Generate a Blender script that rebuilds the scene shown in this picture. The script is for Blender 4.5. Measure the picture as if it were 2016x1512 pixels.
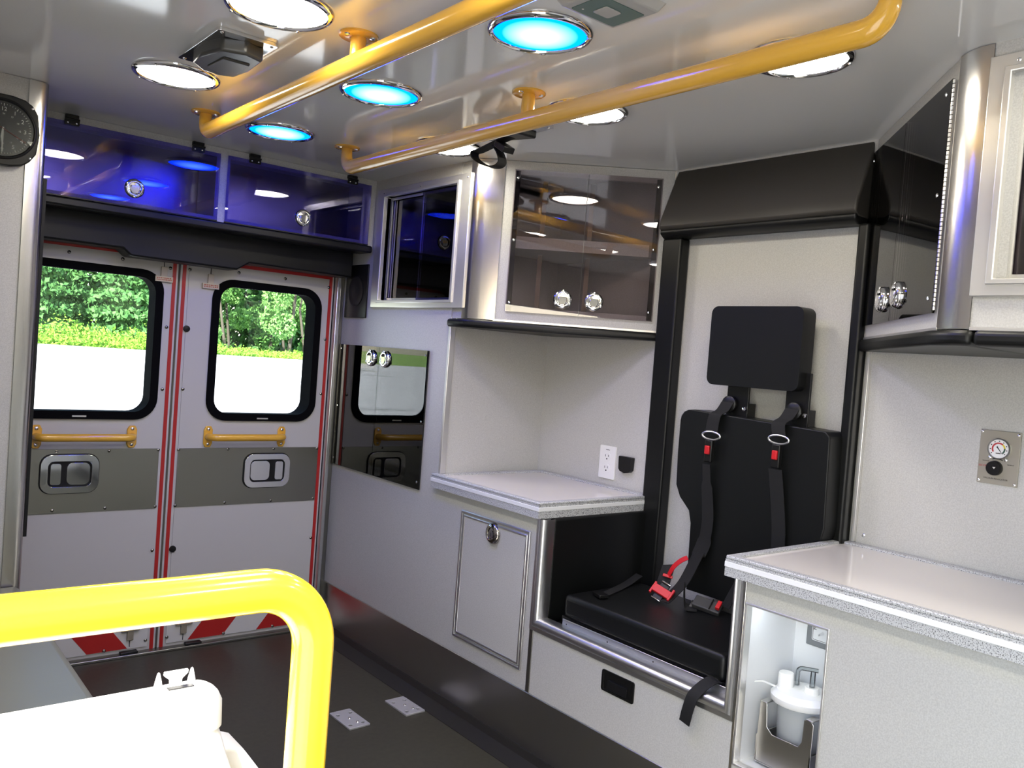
import bpy, bmesh, math, random
from mathutils import Vector, Matrix
from mathutils.geometry import tessellate_polygon
random.seed(7)
for o in list(bpy.data.objects): bpy.data.objects.remove(o)
C = bpy.context.scene.collection
SC = bpy.context.scene
# ------------------------------------------------------------------ camera
F_PX, YAW, PITCH, ROLL, CZ = 1670.8, 39.162, -1.821, 4.354, 1.1834
cam = bpy.data.cameras.new('camera'); camo = bpy.data.objects.new('camera', cam); C.objects.link(camo)
cam.sensor_width = 36; cam.lens = F_PX/2016*36; cam.clip_start = .02; cam.clip_end = 400
_y, _p, _r = map(math.radians, (YAW, PITCH, ROLL))
fw = Vector((math.sin(_y)*math.cos(_p), math.cos(_y)*math.cos(_p), math.sin(_p)))
r0 = Vector((math.cos(_y), -math.sin(_y), 0)); u0 = r0.cross(fw)
rr = r0*math.cos(_r)+u0*math.sin(_r); uu = u0*math.cos(_r)-r0*math.sin(_r)
camo.matrix_world = Matrix(((rr.x, uu.x, -fw.x, 0), (rr.y, uu.y, -fw.y, 0), (rr.z, uu.z, -fw.z, CZ), (0, 0, 0, 1)))
SC.camera = camo
# ------------------------------------------------------------------ light and exposure
W = bpy.data.worlds.new('world'); SC.world = W; W.use_nodes = True
wn = W.node_tree.nodes; bg = wn['Background']
sky = wn.new('ShaderNodeTexSky'); sky.sky_type = 'NISHITA'; sky.sun_disc = False
sky.sun_elevation = math.radians(38.5); sky.sun_rotation = math.radians(225)
W.node_tree.links.new(sky.outputs[0], bg.inputs[0]); bg.inputs[1].default_value = .50
sd = bpy.data.lights.new('sun', 'SUN'); sd.energy = 13.0; sd.angle = math.radians(.6); sd.color = (1, .96, .9)
so = bpy.data.objects.new('sun', sd); C.objects.link(so)
SUN = Vector((-.55, -.55, .62)).normalized()          # towards the sun
so.rotation_euler = SUN.to_track_quat('Z', 'Y').to_euler()
WHITE_LAMP, BLUE_LAMP = 22.0, 20.0
SC.view_settings.view_transform = 'Standard'; SC.view_settings.look = 'None'
SC.view_settings.exposure = 0.95; SC.view_settings.gamma = 1; SC.view_settings.use_curve_mapping = False
SC.cycles.use_denoising = True
SC.cycles.max_bounces = 10; SC.cycles.transparent_max_bounces = 16
SC.cycles.sample_clamp_indirect = 8; SC.cycles.caustics_reflective = False

# ------------------------------------------------------------------ helpers
WO = {}
def tag(o, label=None, cat=None, group=None, kind=None):
    for k, v in (('label', label), ('category', cat), ('group', group), ('kind', kind)):
        if v: o[k] = v
    return o
def thing(name, label, cat, loc=(0, 0, 0), group=None, kind=None):
    o = bpy.data.objects.new(name, None); C.objects.link(o); o.location = loc; o.empty_display_size = .05
    WO[o.name] = Vector(loc); return tag(o, label, cat, group, kind)
class MB:
    def __init__(s): s.v = []; s.f = []; s.m = []; s.mi = 0
    def add(s, vs, fs):
        n = len(s.v); s.v += [tuple(v) for v in vs]; s.f += [tuple(n+i for i in f) for f in fs]; s.m += [s.mi]*len(fs); return s
    def box(s, x0, x1, y0, y1, z0, z1, M=None):
        vs = [Vector((x, y, z)) for x in (x0, x1) for y in (y0, y1) for z in (z0, z1)]
        if M: vs = [M @ v for v in vs]
        return s.add(vs, [(0, 1, 3, 2), (4, 6, 7, 5), (0, 4, 5, 1), (2, 3, 7, 6), (0, 2, 6, 4), (1, 5, 7, 3)])
    def plate(s, M, poly, w0, w1, holes=()):
        loops = [[Vector((a, b, 0)) for a, b in poly]]+[[Vector((a, b, 0)) for a, b in h] for h in holes]
        flat = [p for l in loops for p in l]; n = len(flat)
        tr = tessellate_polygon(loops)
        def up(t):
            a, b, c = (flat[i] for i in t); return (b-a).cross(c-a).z > 0
        T = [tuple(t) if up(t) else tuple(reversed(t)) for t in tr]
        vs = [M @ Vector((p.x, p.y, w)) for w in (w1, w0) for p in flat]
        fs = list(T)+[tuple(n+i for i in reversed(t)) for t in T]
        k = 0
        for li, l in enumerate(loops):
            m = len(l); ar = sum(l[i].x*l[(i+1) % m].y-l[(i+1) % m].x*l[i].y for i in range(m))
            ccw = (ar > 0) == (li == 0)
            for i in range(m):
                a, b = k+i, k+(i+1) % m
                fs.append((a, n+a, n+b, b) if ccw else (b, n+b, n+a, a))
            k += m
        return s.add(vs, fs)
    def sweep(s, pts, r, n=16, cap=True, flat=None):
        """tube along pts; r number or list. flat=(width vector fn) unused"""
        pts = [Vector(p) for p in pts]; N = len(pts); rs = r if isinstance(r, (list, tuple)) else [r]*N
        tg = [(pts[min(i+1, N-1)]-pts[max(i-1, 0)]).normalized() for i in range(N)]
        a = tg[0].orthogonal().normalized(); base = len(s.v); vs = []
        for i in range(N):
            a = (a-tg[i]*a.dot(tg[i])).normalized(); b = tg[i].cross(a)
            vs += [pts[i]+(a*math.cos(2*math.pi*k/n)+b*math.sin(2*math.pi*k/n))*rs[i] for k in range(n)]
        fs = [(i*n+k, i*n+(k+1) % n, (i+1)*n+(k+1) % n, (i+1)*n+k) for i in range(N-1) for k in range(n)]
        if cap: fs += [tuple(reversed(range(n))), tuple((N-1)*n+k for k in range(n))]
        return s.add(vs, fs)
    def lathe(s, M, prof, n=32, a0=0, a1=2*math.pi):
        """prof: (radius, height along local z)"""
        full = abs(a1-a0-2*math.pi) < 1e-6; m = n if full else n+1; vs = []
        for r, h in prof:
            for k in range(m):
                t = a0+(a1-a0)*k/n; vs.append(M @ Vector((r*math.cos(t), r*math.sin(t), h)))
        fs = []
        for i in range(len(prof)-1):
            for k in range(n):
                k2 = (k+1) % m
                fs.append((i*m+k, i*m+k2, (i+1)*m+k2, (i+1)*m+k))
        return s.add(vs, fs)
    def ribbon(s, pts, wv, w, t=.0015):
        """strap: pts centre line, wv width direction (one or list), w width, t thickness"""
        pts = [Vector(p) for p in pts]; N = len(pts); vs = []
        for i in range(N):
            wd = Vector(wv[i] if isinstance(wv, list) else wv).normalized()
            tn = (pts[min(i+1, N-1)]-pts[max(i-1, 0)]).normalized(); nn = tn.cross(wd).normalized()
            ww = w[i] if isinstance(w, list) else w
            for a, b in ((-1, -1), (1, -1), (1, 1), (-1, 1)): vs.append(pts[i]+wd*a*ww/2+nn*b*t/2)
        fs = [(i*4+k, i*4+(k+1) % 4, i*4+4+(k+1) % 4, i*4+4+k) for i in range(N-1) for k in range(4)]
        fs += [(3, 2, 1, 0), tuple(N*4-4+k for k in range(4))]
        return s.add(vs, fs)
    def build(s, name, mat, parent=None, bev=0, seg=2, ang=35, kind=None, label=None, sub=0):
        org = WO.get(parent.name, Vector()) if parent else Vector()
        me = bpy.data.meshes.new(name)
        me.from_pydata([(v[0]-org.x, v[1]-org.y, v[2]-org.z) for v in s.v], [], s.f)
        for m in (mat if isinstance(mat, (list, tuple)) else [mat]): me.materials.append(m)
        if isinstance(mat, (list, tuple)): me.polygons.foreach_set('material_index', s.m)
        bm = bmesh.new(); bm.from_mesh(me); bmesh.ops.remove_doubles(bm, verts=bm.verts, dist=1e-6)
        bmesh.ops.recalc_face_normals(bm, faces=bm.faces); bm.to_mesh(me); bm.free()
        me.polygons.foreach_set('use_smooth', [True]*len(me.polygons)); me.set_sharp_from_angle(angle=math.radians(ang))
        o = bpy.data.objects.new(name, me); C.objects.link(o)
        if parent: o.parent = parent; WO[o.name] = org
        else: WO[o.name] = Vector()
        if bev:
            b = o.modifiers.new('bevel', 'BEVEL'); b.width = bev; b.segments = seg; b.limit_method = 'ANGLE'; b.angle_limit = math.radians(40)
        if kind: o['kind'] = kind
        if label: o['label'] = label
        return o
def frame(o, u, v, n):
    u, v, n = Vector(u).normalized(), Vector(v).normalized(), Vector(n).normalized(); o = Vector(o)
    return Matrix(((u.x, v.x, n.x, o.x), (u.y, v.y, n.y, o.y), (u.z, v.z, n.z, o.z), (0, 0, 0, 1)))
def rect(a0, a1, b0, b1): return [(a0, b0), (a1, b0), (a1, b1), (a0, b1)]
def rrect(a0, a1, b0, b1, r, n=6):
    out = []
    for cx, cy, s in ((a1-r, b0+r, -90), (a1-r, b1-r, 0), (a0+r, b1-r, 90), (a0+r, b0+r, 180)):
        for k in range(n+1):
            t = math.radians(s+90*k/n); out.append((cx+r*math.cos(t), cy+r*math.sin(t)))
    return out
def circ(cx, cy, r, n=24): return [(cx+r*math.cos(2*math.pi*k/n), cy+r*math.sin(2*math.pi*k/n)) for k in range(n)]
def fillet(pts, r, n=8):
    pts = [Vector(p) for p in pts]; out = [pts[0]]
    for i in range(1, len(pts)-1):
        a, b = (pts[i-1]-pts[i]).normalized(), (pts[i+1]-pts[i]).normalized()
        th = a.angle(b); d = r/math.tan(th/2); ce = pts[i]+(a+b).normalized()*(r/math.sin(th/2))
        p0, p1 = pts[i]+a*d, pts[i]+b*d; v0, v1 = p0-ce, p1-ce; al = v0.angle(v1)
        for k in range(n+1):
            t = k/n; out.append(ce+(v0*math.sin((1-t)*al)+v1*math.sin(t*al))/math.sin(al))
    return out+[pts[-1]]
def text_mesh(name, body, M, size, mat, parent, depth=.0004, align='CENTER'):
    cu = bpy.data.curves.new(name, 'FONT'); cu.body = body; cu.size = size; cu.extrude = depth; cu.align_x = align; cu.align_y = 'CENTER'; cu.resolution_u = 3
    to = bpy.data.objects.new(name+'_curve', cu); C.objects.link(to)
    dg = bpy.context.evaluated_depsgraph_get(); me = bpy.data.meshes.new_from_object(to.evaluated_get(dg))
    bpy.data.objects.remove(to); org = WO[parent.name]
    me.transform(Matrix.Translation(-org) @ M); me.materials.clear(); me.materials.append(mat)
    o = bpy.data.objects.new(name, me); C.objects.link(o); o.parent = parent; WO[o.name] = org; return o

# frames: right wall X=x0 (u = -Y), rear plane Y=y0 (u = +X), ceiling, floor
def FR(x0): return frame((x0, 0, 0), (0, -1, 0), (0, 0, 1), (-1, 0, 0))
def FD(y0): return frame((0, y0, 0), (1, 0, 0), (0, 0, 1), (0, -1, 0))
def FC(z0): return frame((0, 0, z0), (0, 1, 0), (1, 0, 0), (0, 0, -1))
def FF(z0): return frame((0, 0, z0), (1, 0, 0), (0, 1, 0), (0, 0, 1))

# ------------------------------------------------------------------ materials
def mat(name, col, rough=.5, metal=0, spec=.5, coat=0, noise=None, bump=None, em=None, trans=0, ior=1.5, coatr=.05):
    m = bpy.data.materials.new(name); m.use_nodes = True; nt = m.node_tree; b = nt.nodes['Principled BSDF']
    b.inputs['Base Color'].default_value = (*col, 1); b.inputs['Roughness'].default_value = rough; b.inputs['Metallic'].default_value = metal
    b.inputs['Specular IOR Level'].default_value = spec; b.inputs['Coat Weight'].default_value = coat; b.inputs['Coat Roughness'].default_value = coatr
    b.inputs['Transmission Weight'].default_value = trans; b.inputs['IOR'].default_value = ior
    if em: b.inputs['Emission Color'].default_value = (*em[0], 1); b.inputs['Emission Strength'].default_value = em[1]
    if noise:   # (scale vec, colour a, colour b, lo, hi, detail)
        sc, ca, cb, lo, hi, det = noise
        tc = nt.nodes.new('ShaderNodeTexCoord'); mp = nt.nodes.new('ShaderNodeMapping'); mp.inputs['Scale'].default_value = sc
        nz = nt.nodes.new('ShaderNodeTexNoise'); nz.inputs['Scale'].default_value = 1; nz.inputs['Detail'].default_value = det
        cr = nt.nodes.new('ShaderNodeValToRGB'); e = cr.color_ramp.elements
        e[0].position = lo; e[0].color = (*ca, 1); e[1].position = hi; e[1].color = (*cb, 1)
        L = nt.links.new; L(tc.outputs['Object'], mp.inputs[0]); L(mp.outputs[0], nz.inputs['Vector']); L(nz.outputs['Fac'], cr.inputs[0]); L(cr.outputs[0], b.inputs['Base Color'])
    if bump:    # (scale vec, strength, distance)
        sc, st, di = bump
        tc = nt.nodes.new('ShaderNodeTexCoord'); mp = nt.nodes.new('ShaderNodeMapping'); mp.inputs['Scale'].default_value = sc
        nz = nt.nodes.new('ShaderNodeTexNoise'); nz.inputs['Scale'].default_value = 1; nz.inputs['Detail'].default_value = 3
        bp = nt.nodes.new('ShaderNodeBump'); bp.inputs['Strength'].default_value = st; bp.inputs['Distance'].default_value = di
        L = nt.links.new; L(tc.outputs['Object'], mp.inputs[0]); L(mp.outputs[0], nz.inputs['Vector']); L(nz.outputs['Fac'], bp.inputs['Height']); L(bp.outputs[0], b.inputs['Normal'])
    return m
def sheet(name, col, rough=.0, refl=1.0):
    """thin clear or tinted sheet: fresnel mirror over a tinted see-through film"""
    m = bpy.data.materials.new(name); m.use_nodes = True; nt = m.node_tree; nt.nodes.clear(); N = nt.nodes.new
    out = N('ShaderNodeOutputMaterial'); mx = N('ShaderNodeMixShader'); tr = N('ShaderNodeBsdfTransparent'); gl = N('ShaderNodeBsdfGlossy'); fr = N('ShaderNodeFresnel')
    mu = N('ShaderNodeMath'); mu.operation = 'MULTIPLY'; mu.inputs[1].default_value = refl; mu.use_clamp = True
    tr.inputs[0].default_value = (*col, 1); gl.inputs['Roughness'].default_value = rough; fr.inputs[0].default_value = 1.5
    L = nt.links.new; L(fr.outputs[0], mu.inputs[0]); L(mu.outputs[0], mx.inputs[0]); L(tr.outputs[0], mx.inputs[1]); L(gl.outputs[0], mx.inputs[2]); L(mx.outputs[0], out.inputs[0])
    return m
def lamp_mat(name, edge, centre, strength, r):
    m = bpy.data.materials.new(name); m.use_nodes = True; nt = m.node_tree; nt.nodes.clear(); N = nt.nodes.new; L = nt.links.new
    out = N('ShaderNodeOutputMaterial'); em = N('ShaderNodeEmission'); tc = N('ShaderNodeTexCoord'); ln = N('ShaderNodeVectorMath'); ln.operation = 'LENGTH'
    mr = N('ShaderNodeMapRange'); mr.inputs['From Max'].default_value = r; mr.inputs['From Min'].default_value = 0
    cr = N('ShaderNodeValToRGB'); e = cr.color_ramp.elements; e[0].color = (*centre, 1); e[0].position = .12; e[1].color = (*edge, 1); e[1].position = .85
    L(tc.outputs['Object'], ln.inputs[0]); L(ln.outputs['Value'], mr.inputs[0]); L(mr.outputs[0], cr.inputs[0]); L(cr.outputs[0], em.inputs[0]); em.inputs[1].default_value = strength; L(em.outputs[0], out.inputs[0])
    return m
lam = mat('grey_laminate', (.54, .53, .51), .38, noise=((330, 330, 330), (.49, .485, .465), (.585, .58, .555), .35, .65, 4))
ceil_m = mat('gloss_ceiling', (.88, .88, .865), .08, spec=.6, bump=((1.3, 1.3, 1.3), .06, .02))
whitep = mat('white_door_skin', (.58, .565, .54), .4)
nichew = mat('white_liner', (.80, .81, .82), .35)
chrome = mat('chrome', (.85, .85, .86), .05, 1)
steel = mat('brushed_steel', (.50, .49, .47), .28, 1, bump=((4, 4, 600), .12, .001))
steel_h = mat('brushed_steel_vertical', (.62, .60, .57), .24, 1, bump=((500, 500, 3), .10, .001))
plate_m = mat('kick_steel', (.30, .295, .265), .33, 1, bump=((4, 4, 500), .1, .001))
alu = mat('satin_aluminium', (.72, .72, .73), .32, 1)
darkchr = mat('dark_chrome_screw', (.22, .21, .19), .15, 1)
aluw = mat('window_aluminium', (.80, .79, .76), .30, .75)
vinyl = mat('black_vinyl', (.0045, .005, .005), .40, spec=.32, bump=((500, 500, 500), .15, .0006))
brvinyl = mat('header_vinyl', (.040, .036, .030), .45, bump=((500, 500, 500), .15, .0006))
rubber = mat('black_rubber', (.006, .006, .0065), .5, spec=.3)
jamb = mat('matt_black_jamb', (.005, .005, .0055), .85, spec=.04)
hookm = mat('grey_rubber', (.055, .055, .052), .28)
blackp = mat('black_plastic', (.006, .006, .006), .35, spec=.35)
webbing = mat('black_webbing', (.013, .013, .0135), .75, spec=.25, bump=((900, 900, 900), .4, .0006))
redp = mat('red_plastic', (.55, .012, .018), .4)
redtape = mat('red_tape', (.48, .022, .020), .35)
whtape = mat('white_tape', (.70, .69, .66), .35)
yellow = mat('yellow_paint', (.85, .47, .055), .22, coat=.6)
yellow2 = mat('bright_yellow_paint', (.90, .60, .015), .22, coat=.6)
floor_m = mat('dark_floor', (.030, .028, .022), .42, noise=((60, 60, 60), (.036, .034, .022), (.050, .047, .031), .3, .7, 6))
cove = mat('floor_cove', (.012, .011, .009), .5)
granite = mat('grey_speckle', (.4, .4, .4), .35, noise=((420, 420, 420), (.10, .10, .11), (.56, .57, .58), .36, .50, 5))
ctop = mat('counter_white', (.74, .70, .655), .10, spec=.6)
cstripe = mat('white_stripe', (.85, .86, .88), .3)
whiteplas = mat('white_plastic', (.86, .86, .85), .35)
tint = sheet('smoked_acrylic', (.80, .76, .78), 0, 1.25)
tintb = sheet('smoked_acrylic_blue_lit', (.60, .58, .93), 0, 1.35)  # smoked acrylic with the blue lamps' light put into its tint
tintd = sheet('dark_smoked_acrylic', (.26, .26, .25), 0, 1.6)
glass = sheet('clear_glass', (.93, .95, .94))
frost = mat('frosted_jar', (.62, .65, .67), .25)
frost.node_tree.nodes['Principled BSDF'].inputs['Alpha'].default_value = .62
clearp = sheet('clear_plastic', (.80, .83, .84), .1, 1.3)
benchm = mat('olive_vinyl', (.20, .20, .145), .38, spec=.3, bump=((400, 400, 400), .1, .0005))
beige = mat('beige_label', (.62, .55, .46), .5)
oliveT = mat('olive_label', (.30, .27, .20), .5)
dkred = mat('label_ink', (.45, .10, .07), .6)
teal = mat('teal_label', (.10, .17, .15), .3)
inkm = mat('black_ink', (.02, .02, .02), .5); whink = mat('white_ink', (.75, .74, .70), .5)
redink = mat('red_ink', (.50, .05, .05), .5); yelink = mat('yellow_ink', (.75, .6, .05), .5); greenink = mat('green_ink', (.04, .10, .07), .5)
clockface = mat('clock_face', (.02, .018, .017), .25)
platem = mat('gauge_plate', (.46, .43, .36), .35, .6)
switchm = mat('switch_grey', (.20, .21, .22), .5)
floorplate = mat('zinc_plate', (.55, .55, .55), .45, .5)
offw = mat('off_white_plastic', (.50, .49, .47), .4)
lampw = lamp_mat('white_lamp_lens', (1, .93, .78), (1, .95, .82), WHITE_LAMP, .09)
lampb = lamp_mat('blue_lamp_lens', (.0, .020, .95), (.045, .13, 1), BLUE_LAMP, .09)

H, W0, W1, R, R1 = 1.83, 1.66, 2.14, 3.194, 2.966
_sm = {}
def screws(parent, pts, M, r=.0055, m=None, name='screw'):
    """dome screws, one object each, sharing one mesh; pts in frame M (u, v)"""
    key = (tuple(round(x, 3) for x in (M.col[2])), r, (m or chrome).name)
    if key not in _sm:
        mb = MB(); R3 = M.to_3x3().to_4x4()
        mb.lathe(R3, [(r, 0), (r*.95, r*.25), (r*.6, r*.5), (.0001, r*.6)], 10)
        o = mb.build(name, m or chrome); _sm[key] = o.data; bpy.data.objects.remove(o)
    for u, v in pts:
        o = bpy.data.objects.new(name, _sm[key]); C.objects.link(o); o.parent = parent
        o.location = (M @ Vector((u, v, 0)))-WO[parent.name]
# ================================================================== ROOM SHELL
MB().box(-.14, 2.2, -1.25, 3.30, -.06, 0).build('floor', floor_m, kind='structure')
MB().box(-.14, 2.2, -1.25, 3.30, H, H+.05).build('ceiling', ceil_m, kind='structure')
# left wall with the open side entry door the photographer stands in
DO0, DO1 = -.62, .60
MB().plate(frame((-.12, 0, 0), (0, 1, 0), (0, 0, 1), (1, 0, 0)), rect(-1.25, 3.3, 0, H), -.03, 0,
           [rect(DO0, DO1, .02, 1.52)]).build('wall_left', lam, kind='structure')
MB().box(-.14, 2.2, -1.25, -1.2, 0, H).build('wall_front', lam, kind='structure')
# rear wall round the doors
MB().plate(FD(R), rect(-.12, 2.2, 0, H), -.06, .0, [rect(.405, 1.622, .004, 1.462)]).build('wall_rear', steel, kind='structure')
# right wall : deep back plane, front plane at the rear part, the alcove's end wall
MB().box(W1, W1+.03, -1.2, 2.46, 0, H).build('wall_right', lam, kind='structure')
SWY = (2.395, 2.876, 1.362, 1.757)      # left sliding window opening y0 y1 z0 z1
LTY = (2.512, 3.165, .694, 1.180)      # dark tinted doors
MB().plate(FR(W0), rect(-3.194, -2.393, .195, H), -.018, 0,
           [rect(-SWY[1], -SWY[0], SWY[2], SWY[3]), rect(-LTY[1]+.02, -LTY[0]-.02, LTY[2]+.02, LTY[3]-.02)]).build('wall_right', lam, kind='structure')
MB().add([(W0+.018, 2.396, .74), (W1, 2.435, .74), (W1, 2.435, 1.30), (W0+.018, 2.396, 1.30), (W0+.018, 2.415, .74), (W1, 2.455, .74), (W1, 2.455, 1.30), (W0+.018, 2.415, 1.30)],
         [(0, 1, 2, 3), (7, 6, 5, 4), (0, 4, 5, 1), (1, 5, 6, 2), (2, 6, 7, 3), (3, 7, 4, 0)]).build('wall_right', lam, kind='structure')
# front part of the right wall above the second counter, beyond the frame
MB().plate(FR(W0), rect(-.70, 1.2, 1.30, H), -.018, 0, [rect(-.645, -.12, 1.392, 1.767)]).build('wall_right', lam, kind='structure')
# kick plates and floor cove
mb = MB(); mb.box(W0-.004, W0+.01, -1.2, 3.19, .012, .196); mb.build('baseboard_right', steel, bev=.002, kind='structure')
mb = MB(); mb.plate(frame((0, -1.2, 0), (1, 0, 0), (0, 0, 1), (0, 1, 0)), [(W0-.004, 0), (W0-.004, .03), (W0-.007, .03), (W0-.016, .010), (W0-.045, .004), (W0-.075, .0015), (W0-.075, 0)], 0, 4.38)
mb.build('trim_1', cove, kind='structure')
# aluminium edge of the alcove and door frame corner posts
MB().box(W0-.003, W0+.02, 2.388, 2.400, .765, 1.30).build('trim_2', aluw, kind='structure', bev=.002)
MB().box(1.622, 1.638, 3.165, 3.20, .0, 1.47).build('trim_3', alu, kind='structure', bev=.003)
MB().box(1.640, W0, 3.175, 3.20, .0, 1.50).build('trim_4', plate_m, kind='structure', bev=.003)
MB().box(.41, 1.63, 3.16, 3.20, 0, .010).build('trim_5', plate_m, kind='structure', bev=.002)
MB().box(W1-.012, W1, 1.857, 1.868, .765, 1.30).build('trim_6', aluw, kind='structure', bev=.002)
MB().box(W1-.012, W1, 1.140, 1.150, .765, 1.30).build('trim_7', aluw, kind='structure', bev=.002)

# ================================================================== REAR DOORS
fd = FD(R)
def rear_door(idx, x0, x1, wx0, wx1, inner, screw_pts):
    t = thing('door_%d' % idx, None, None, ((x0+x1)/2, R, 0), kind='structure')
    hole = rrect(wx0, wx1, .862, 1.391, .075, 8)
    MB().plate(fd, rect(x0, x1, .004, 1.458), -.09, 0, [hole]).build('door_leaf', whitep, t)
    # window frame: flange and deep rubber jamb, glass at the far side
    hin = rrect(wx0+.024, wx1-.024, .886, 1.367, .055, 8)
    mb = MB(); mb.plate(fd, rrect(wx0-.004, wx1+.004, .858, 1.395, .078, 8), -.004, .012, [hin])
    mb.plate(fd, rrect(wx0+.001, wx1-.001, .863, 1.390, .074, 8), -.085, -.004, [rrect(wx0+.020, wx1-.020, .882, 1.371, .058, 8)])
    wf = mb.build('window_frame', jamb, t)
    MB().box((wx0+wx1)/2-.022, (wx0+wx1)/2+.022, R-.016, R-.012, .866, .871).build('drain_clip', aluw, wf)
    MB().plate(fd, rrect(wx0+.018, wx1-.018, .880, 1.373, .058, 8), -.080, -.076).build('window_glass', glass, t)
    # inner skin edge, red tape outline
    a, b = x0+.007, x1-.007
    mb = MB(); mb.plate(fd, [(a, .006), (a+.013, .006), (a+.013, 1.443), (b-.013, 1.443), (b-.013, .006), (b, .006), (b, 1.456), (a, 1.456)], .0, .0015); mb.build('red_tape', redtape, t)
    ia, ib = (x0+.022, x1-.030) if inner == 'R' else (x0+.030, x1-.022)
    mb = MB(); mb.plate(fd, rect(ia, ib, .022, 1.436), .0, .003, [hole]); mb.build('skin_panel', whitep, t)
    MB().plate(fd, rect(ia, ib, .533, .7535), .003, .006).build('kick_plate', plate_m, t, bev=.001)
    # chevrons along the bottom
    s = 1 if inner == 'L' else -1; z0, z1 = .024, .185; k = .77*s
    st = {'L': (.843, 1.113, 1.382), 'R': (.493+.0, .763)}[inner]; w = .135
    MB().plate(fd, rect(ia, ib, z0-.002, z1), .003, .0036).build('white_reflective_strip', whtape, t)
    for q in st:
        p = [(q, z0), (q+w, z0), (q+w+k*(z1-z0), z1), (q+k*(z1-z0), z1)]
        out = []                                    # clip the slanted strip to the panel
        def clip(poly, lim, sign):
            res = []
            for i in range(len(poly)):
                A, B = poly[i], poly[(i+1) % len(poly)]; ina, inb = sign*(A[0]-lim) >= 0, sign*(B[0]-lim) >= 0
                if ina: res.append(A)
                if ina != inb:
                    tt = (lim-A[0])/(B[0]-A[0]); res.append((lim, A[1]+(B[1]-A[1])*tt))
            return res
        p = clip(clip(p, ia, 1), ib, -1)
        if len(p) > 2: MB().plate(fd, p, .0036, .0044).build('red_reflective_stripe', redtape, t)
    screws(t, screw_pts, frame((0, R-.004, 0), (1, 0, 0), (0, 0, 1), (0, -1, 0)), .0062, darkchr)
    return t
d1 = rear_door(1, .410, .996, .440, .943, 'R', [(.633, 1.423), (.803, 1.422), (.966, 1.410), (.965, 1.196), (.964, .970), (.630, .746), (.796, .746), (.963, .748), (.964, .540), (.794, .543), (.627, .543), (.964, .378), (.960, .045), (.82, .028)])
d2 = rear_door(2, 1.004, 1.619, 1.128, 1.564, 'L', [(1.035, 1.413), (1.219, 1.424), (1.406, 1.423), (1.595, 1.410), (1.595, 1.197), (1.037, .973), (1.593, .973), (1.036, .748), (1.221, .748), (1.405, .748), (1.592, .748), (1.036, .540), (1.221, .542), (1.407, .541), (1.589, .542), (1.592, .377), (1.036, .045), (1.25, .028), (1.45, .028)])
MB().box(.9955, 1.0045, R+.03, R+.06, 0, 1.46).build('trim_8', rubber, kind='structure')
for z in (1.196, .377):
    mb = MB(); mb.lathe(frame((1.037, R-.003, z), (1, 0, 0), (0, 0, 1), (0, -1, 0)), [(.0125, 0), (.0115, .005), (.004, .006), (.0001, .0062)], 20); mb.build('black_plug', blackp, d2)
def grab(parent, x0, x1, z):
    y = R-.045
    mb = MB(); mb.sweep(fillet([(x0, R-.006, z), (x0, y, z), (x1, y, z), (x1, R-.006, z)], .028, 8), .0135, 14)
    g = mb.build('grab_handle', yellow, parent)
    for x in (x0, x1):
        o = [(x-.017, z-.026), (x-.010, z-.040), (x+.010, z-.040), (x+.017, z-.026), (x+.017, z+.026), (x+.010, z+.040), (x-.010, z+.040), (x-.017, z+.026)]
        MB().plate(fd, o, .004, .010).build('flange', yellow, g, bev=.003)
        screws(g, [(x, z+.028), (x, z-.028)], frame((0, R-.010, 0), (1, 0, 0), (0, 0, 1), (0, -1, 0)), .006, steel_h)
grab(d1, .565, .868, .797); grab(d2, 1.140, 1.432, .797)
def paddle(parent, x0, x1, z0, z1, side):
    mb = MB(); mb.plate(fd, rrect(x0-.003, x1+.003, z0-.003, z1+.003, .038), .005, .009); g = mb.build('latch_gasket', rubber, parent)
    hin = rrect(x0+.022, x1-.022, z0+.022, z1-.022, .02)
    MB().plate(fd, rrect(x0, x1, z0, z1, .036), .006, .017, [hin]).build('latch_bezel', chrome, g, bev=.005, seg=3)
    MB().plate(fd, rrect(x0+.020, x1-.020, z0+.020, z1-.020, .02), .005, .0065).build('latch_pocket', mat('latch_pocket', (.25, .25, .25), .15, 1), g)
    w = x1-x0; xa, xb = (x0+.030, x0+.062) if side == 'L' else (x1-.062, x1-.030)
    MB().plate(fd, rrect(xa, xb, z0+.030, z1-.030, .008), .0066, .018).build('latch_lever', chrome, g, bev=.003)
    xa, xb = (x0+.082, x1-.027) if side == 'L' else (x0+.027, x1-.082)
    MB().plate(fd, rrect(xa, xb, z0+.028, z1-.028, .018), .0066, .011).build('latch_dish', chrome, g, bev=.004)
paddle(d1, .583, .764, .603, .735, 'L'); paddle(d2, 1.287, 1.473, .597, .729, 'R')
def tagT(parent, x, ztop, up=True, m=beige):
    s = 1 if up else -1
    def pl(a0, a1, b0, b1): b0, b1 = ztop-s*b0, ztop-s*b1; return rect(a0, a1, min(b0, b1), max(b0, b1))
    mb = MB(); mb.plate(fd, pl(x-.011, x+.011, 0, .036), .003, .012); mb.plate(fd, pl(x-.031, x+.031, .034, .054), .003, .014)
    g = mb.build('warning_tag', m, parent, bev=.0015)
    mb = MB(); mb.plate(fd, pl(x-.001, x+.001, -.025, 0), .0035, .006); mb.build('tag_cord', blackp, g)
    mb = MB()
    for r_ in range(2):
        q = x-.026
        while q < x+.024:
            w = random.uniform(.003, .008); mb.plate(fd, pl(q, min(q+w, x+.026), .039+.006*r_, .0425+.006*r_), .014, .0143); q += w+.0018
    mb.build('tag_print', dkred, g)
tagT(d1, .944, 1.412); tagT(d2, 1.113, 1.405)
tagT(d1, .905, .055, False, oliveT); tagT(d2, 1.095, .052, False, oliveT)
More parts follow.
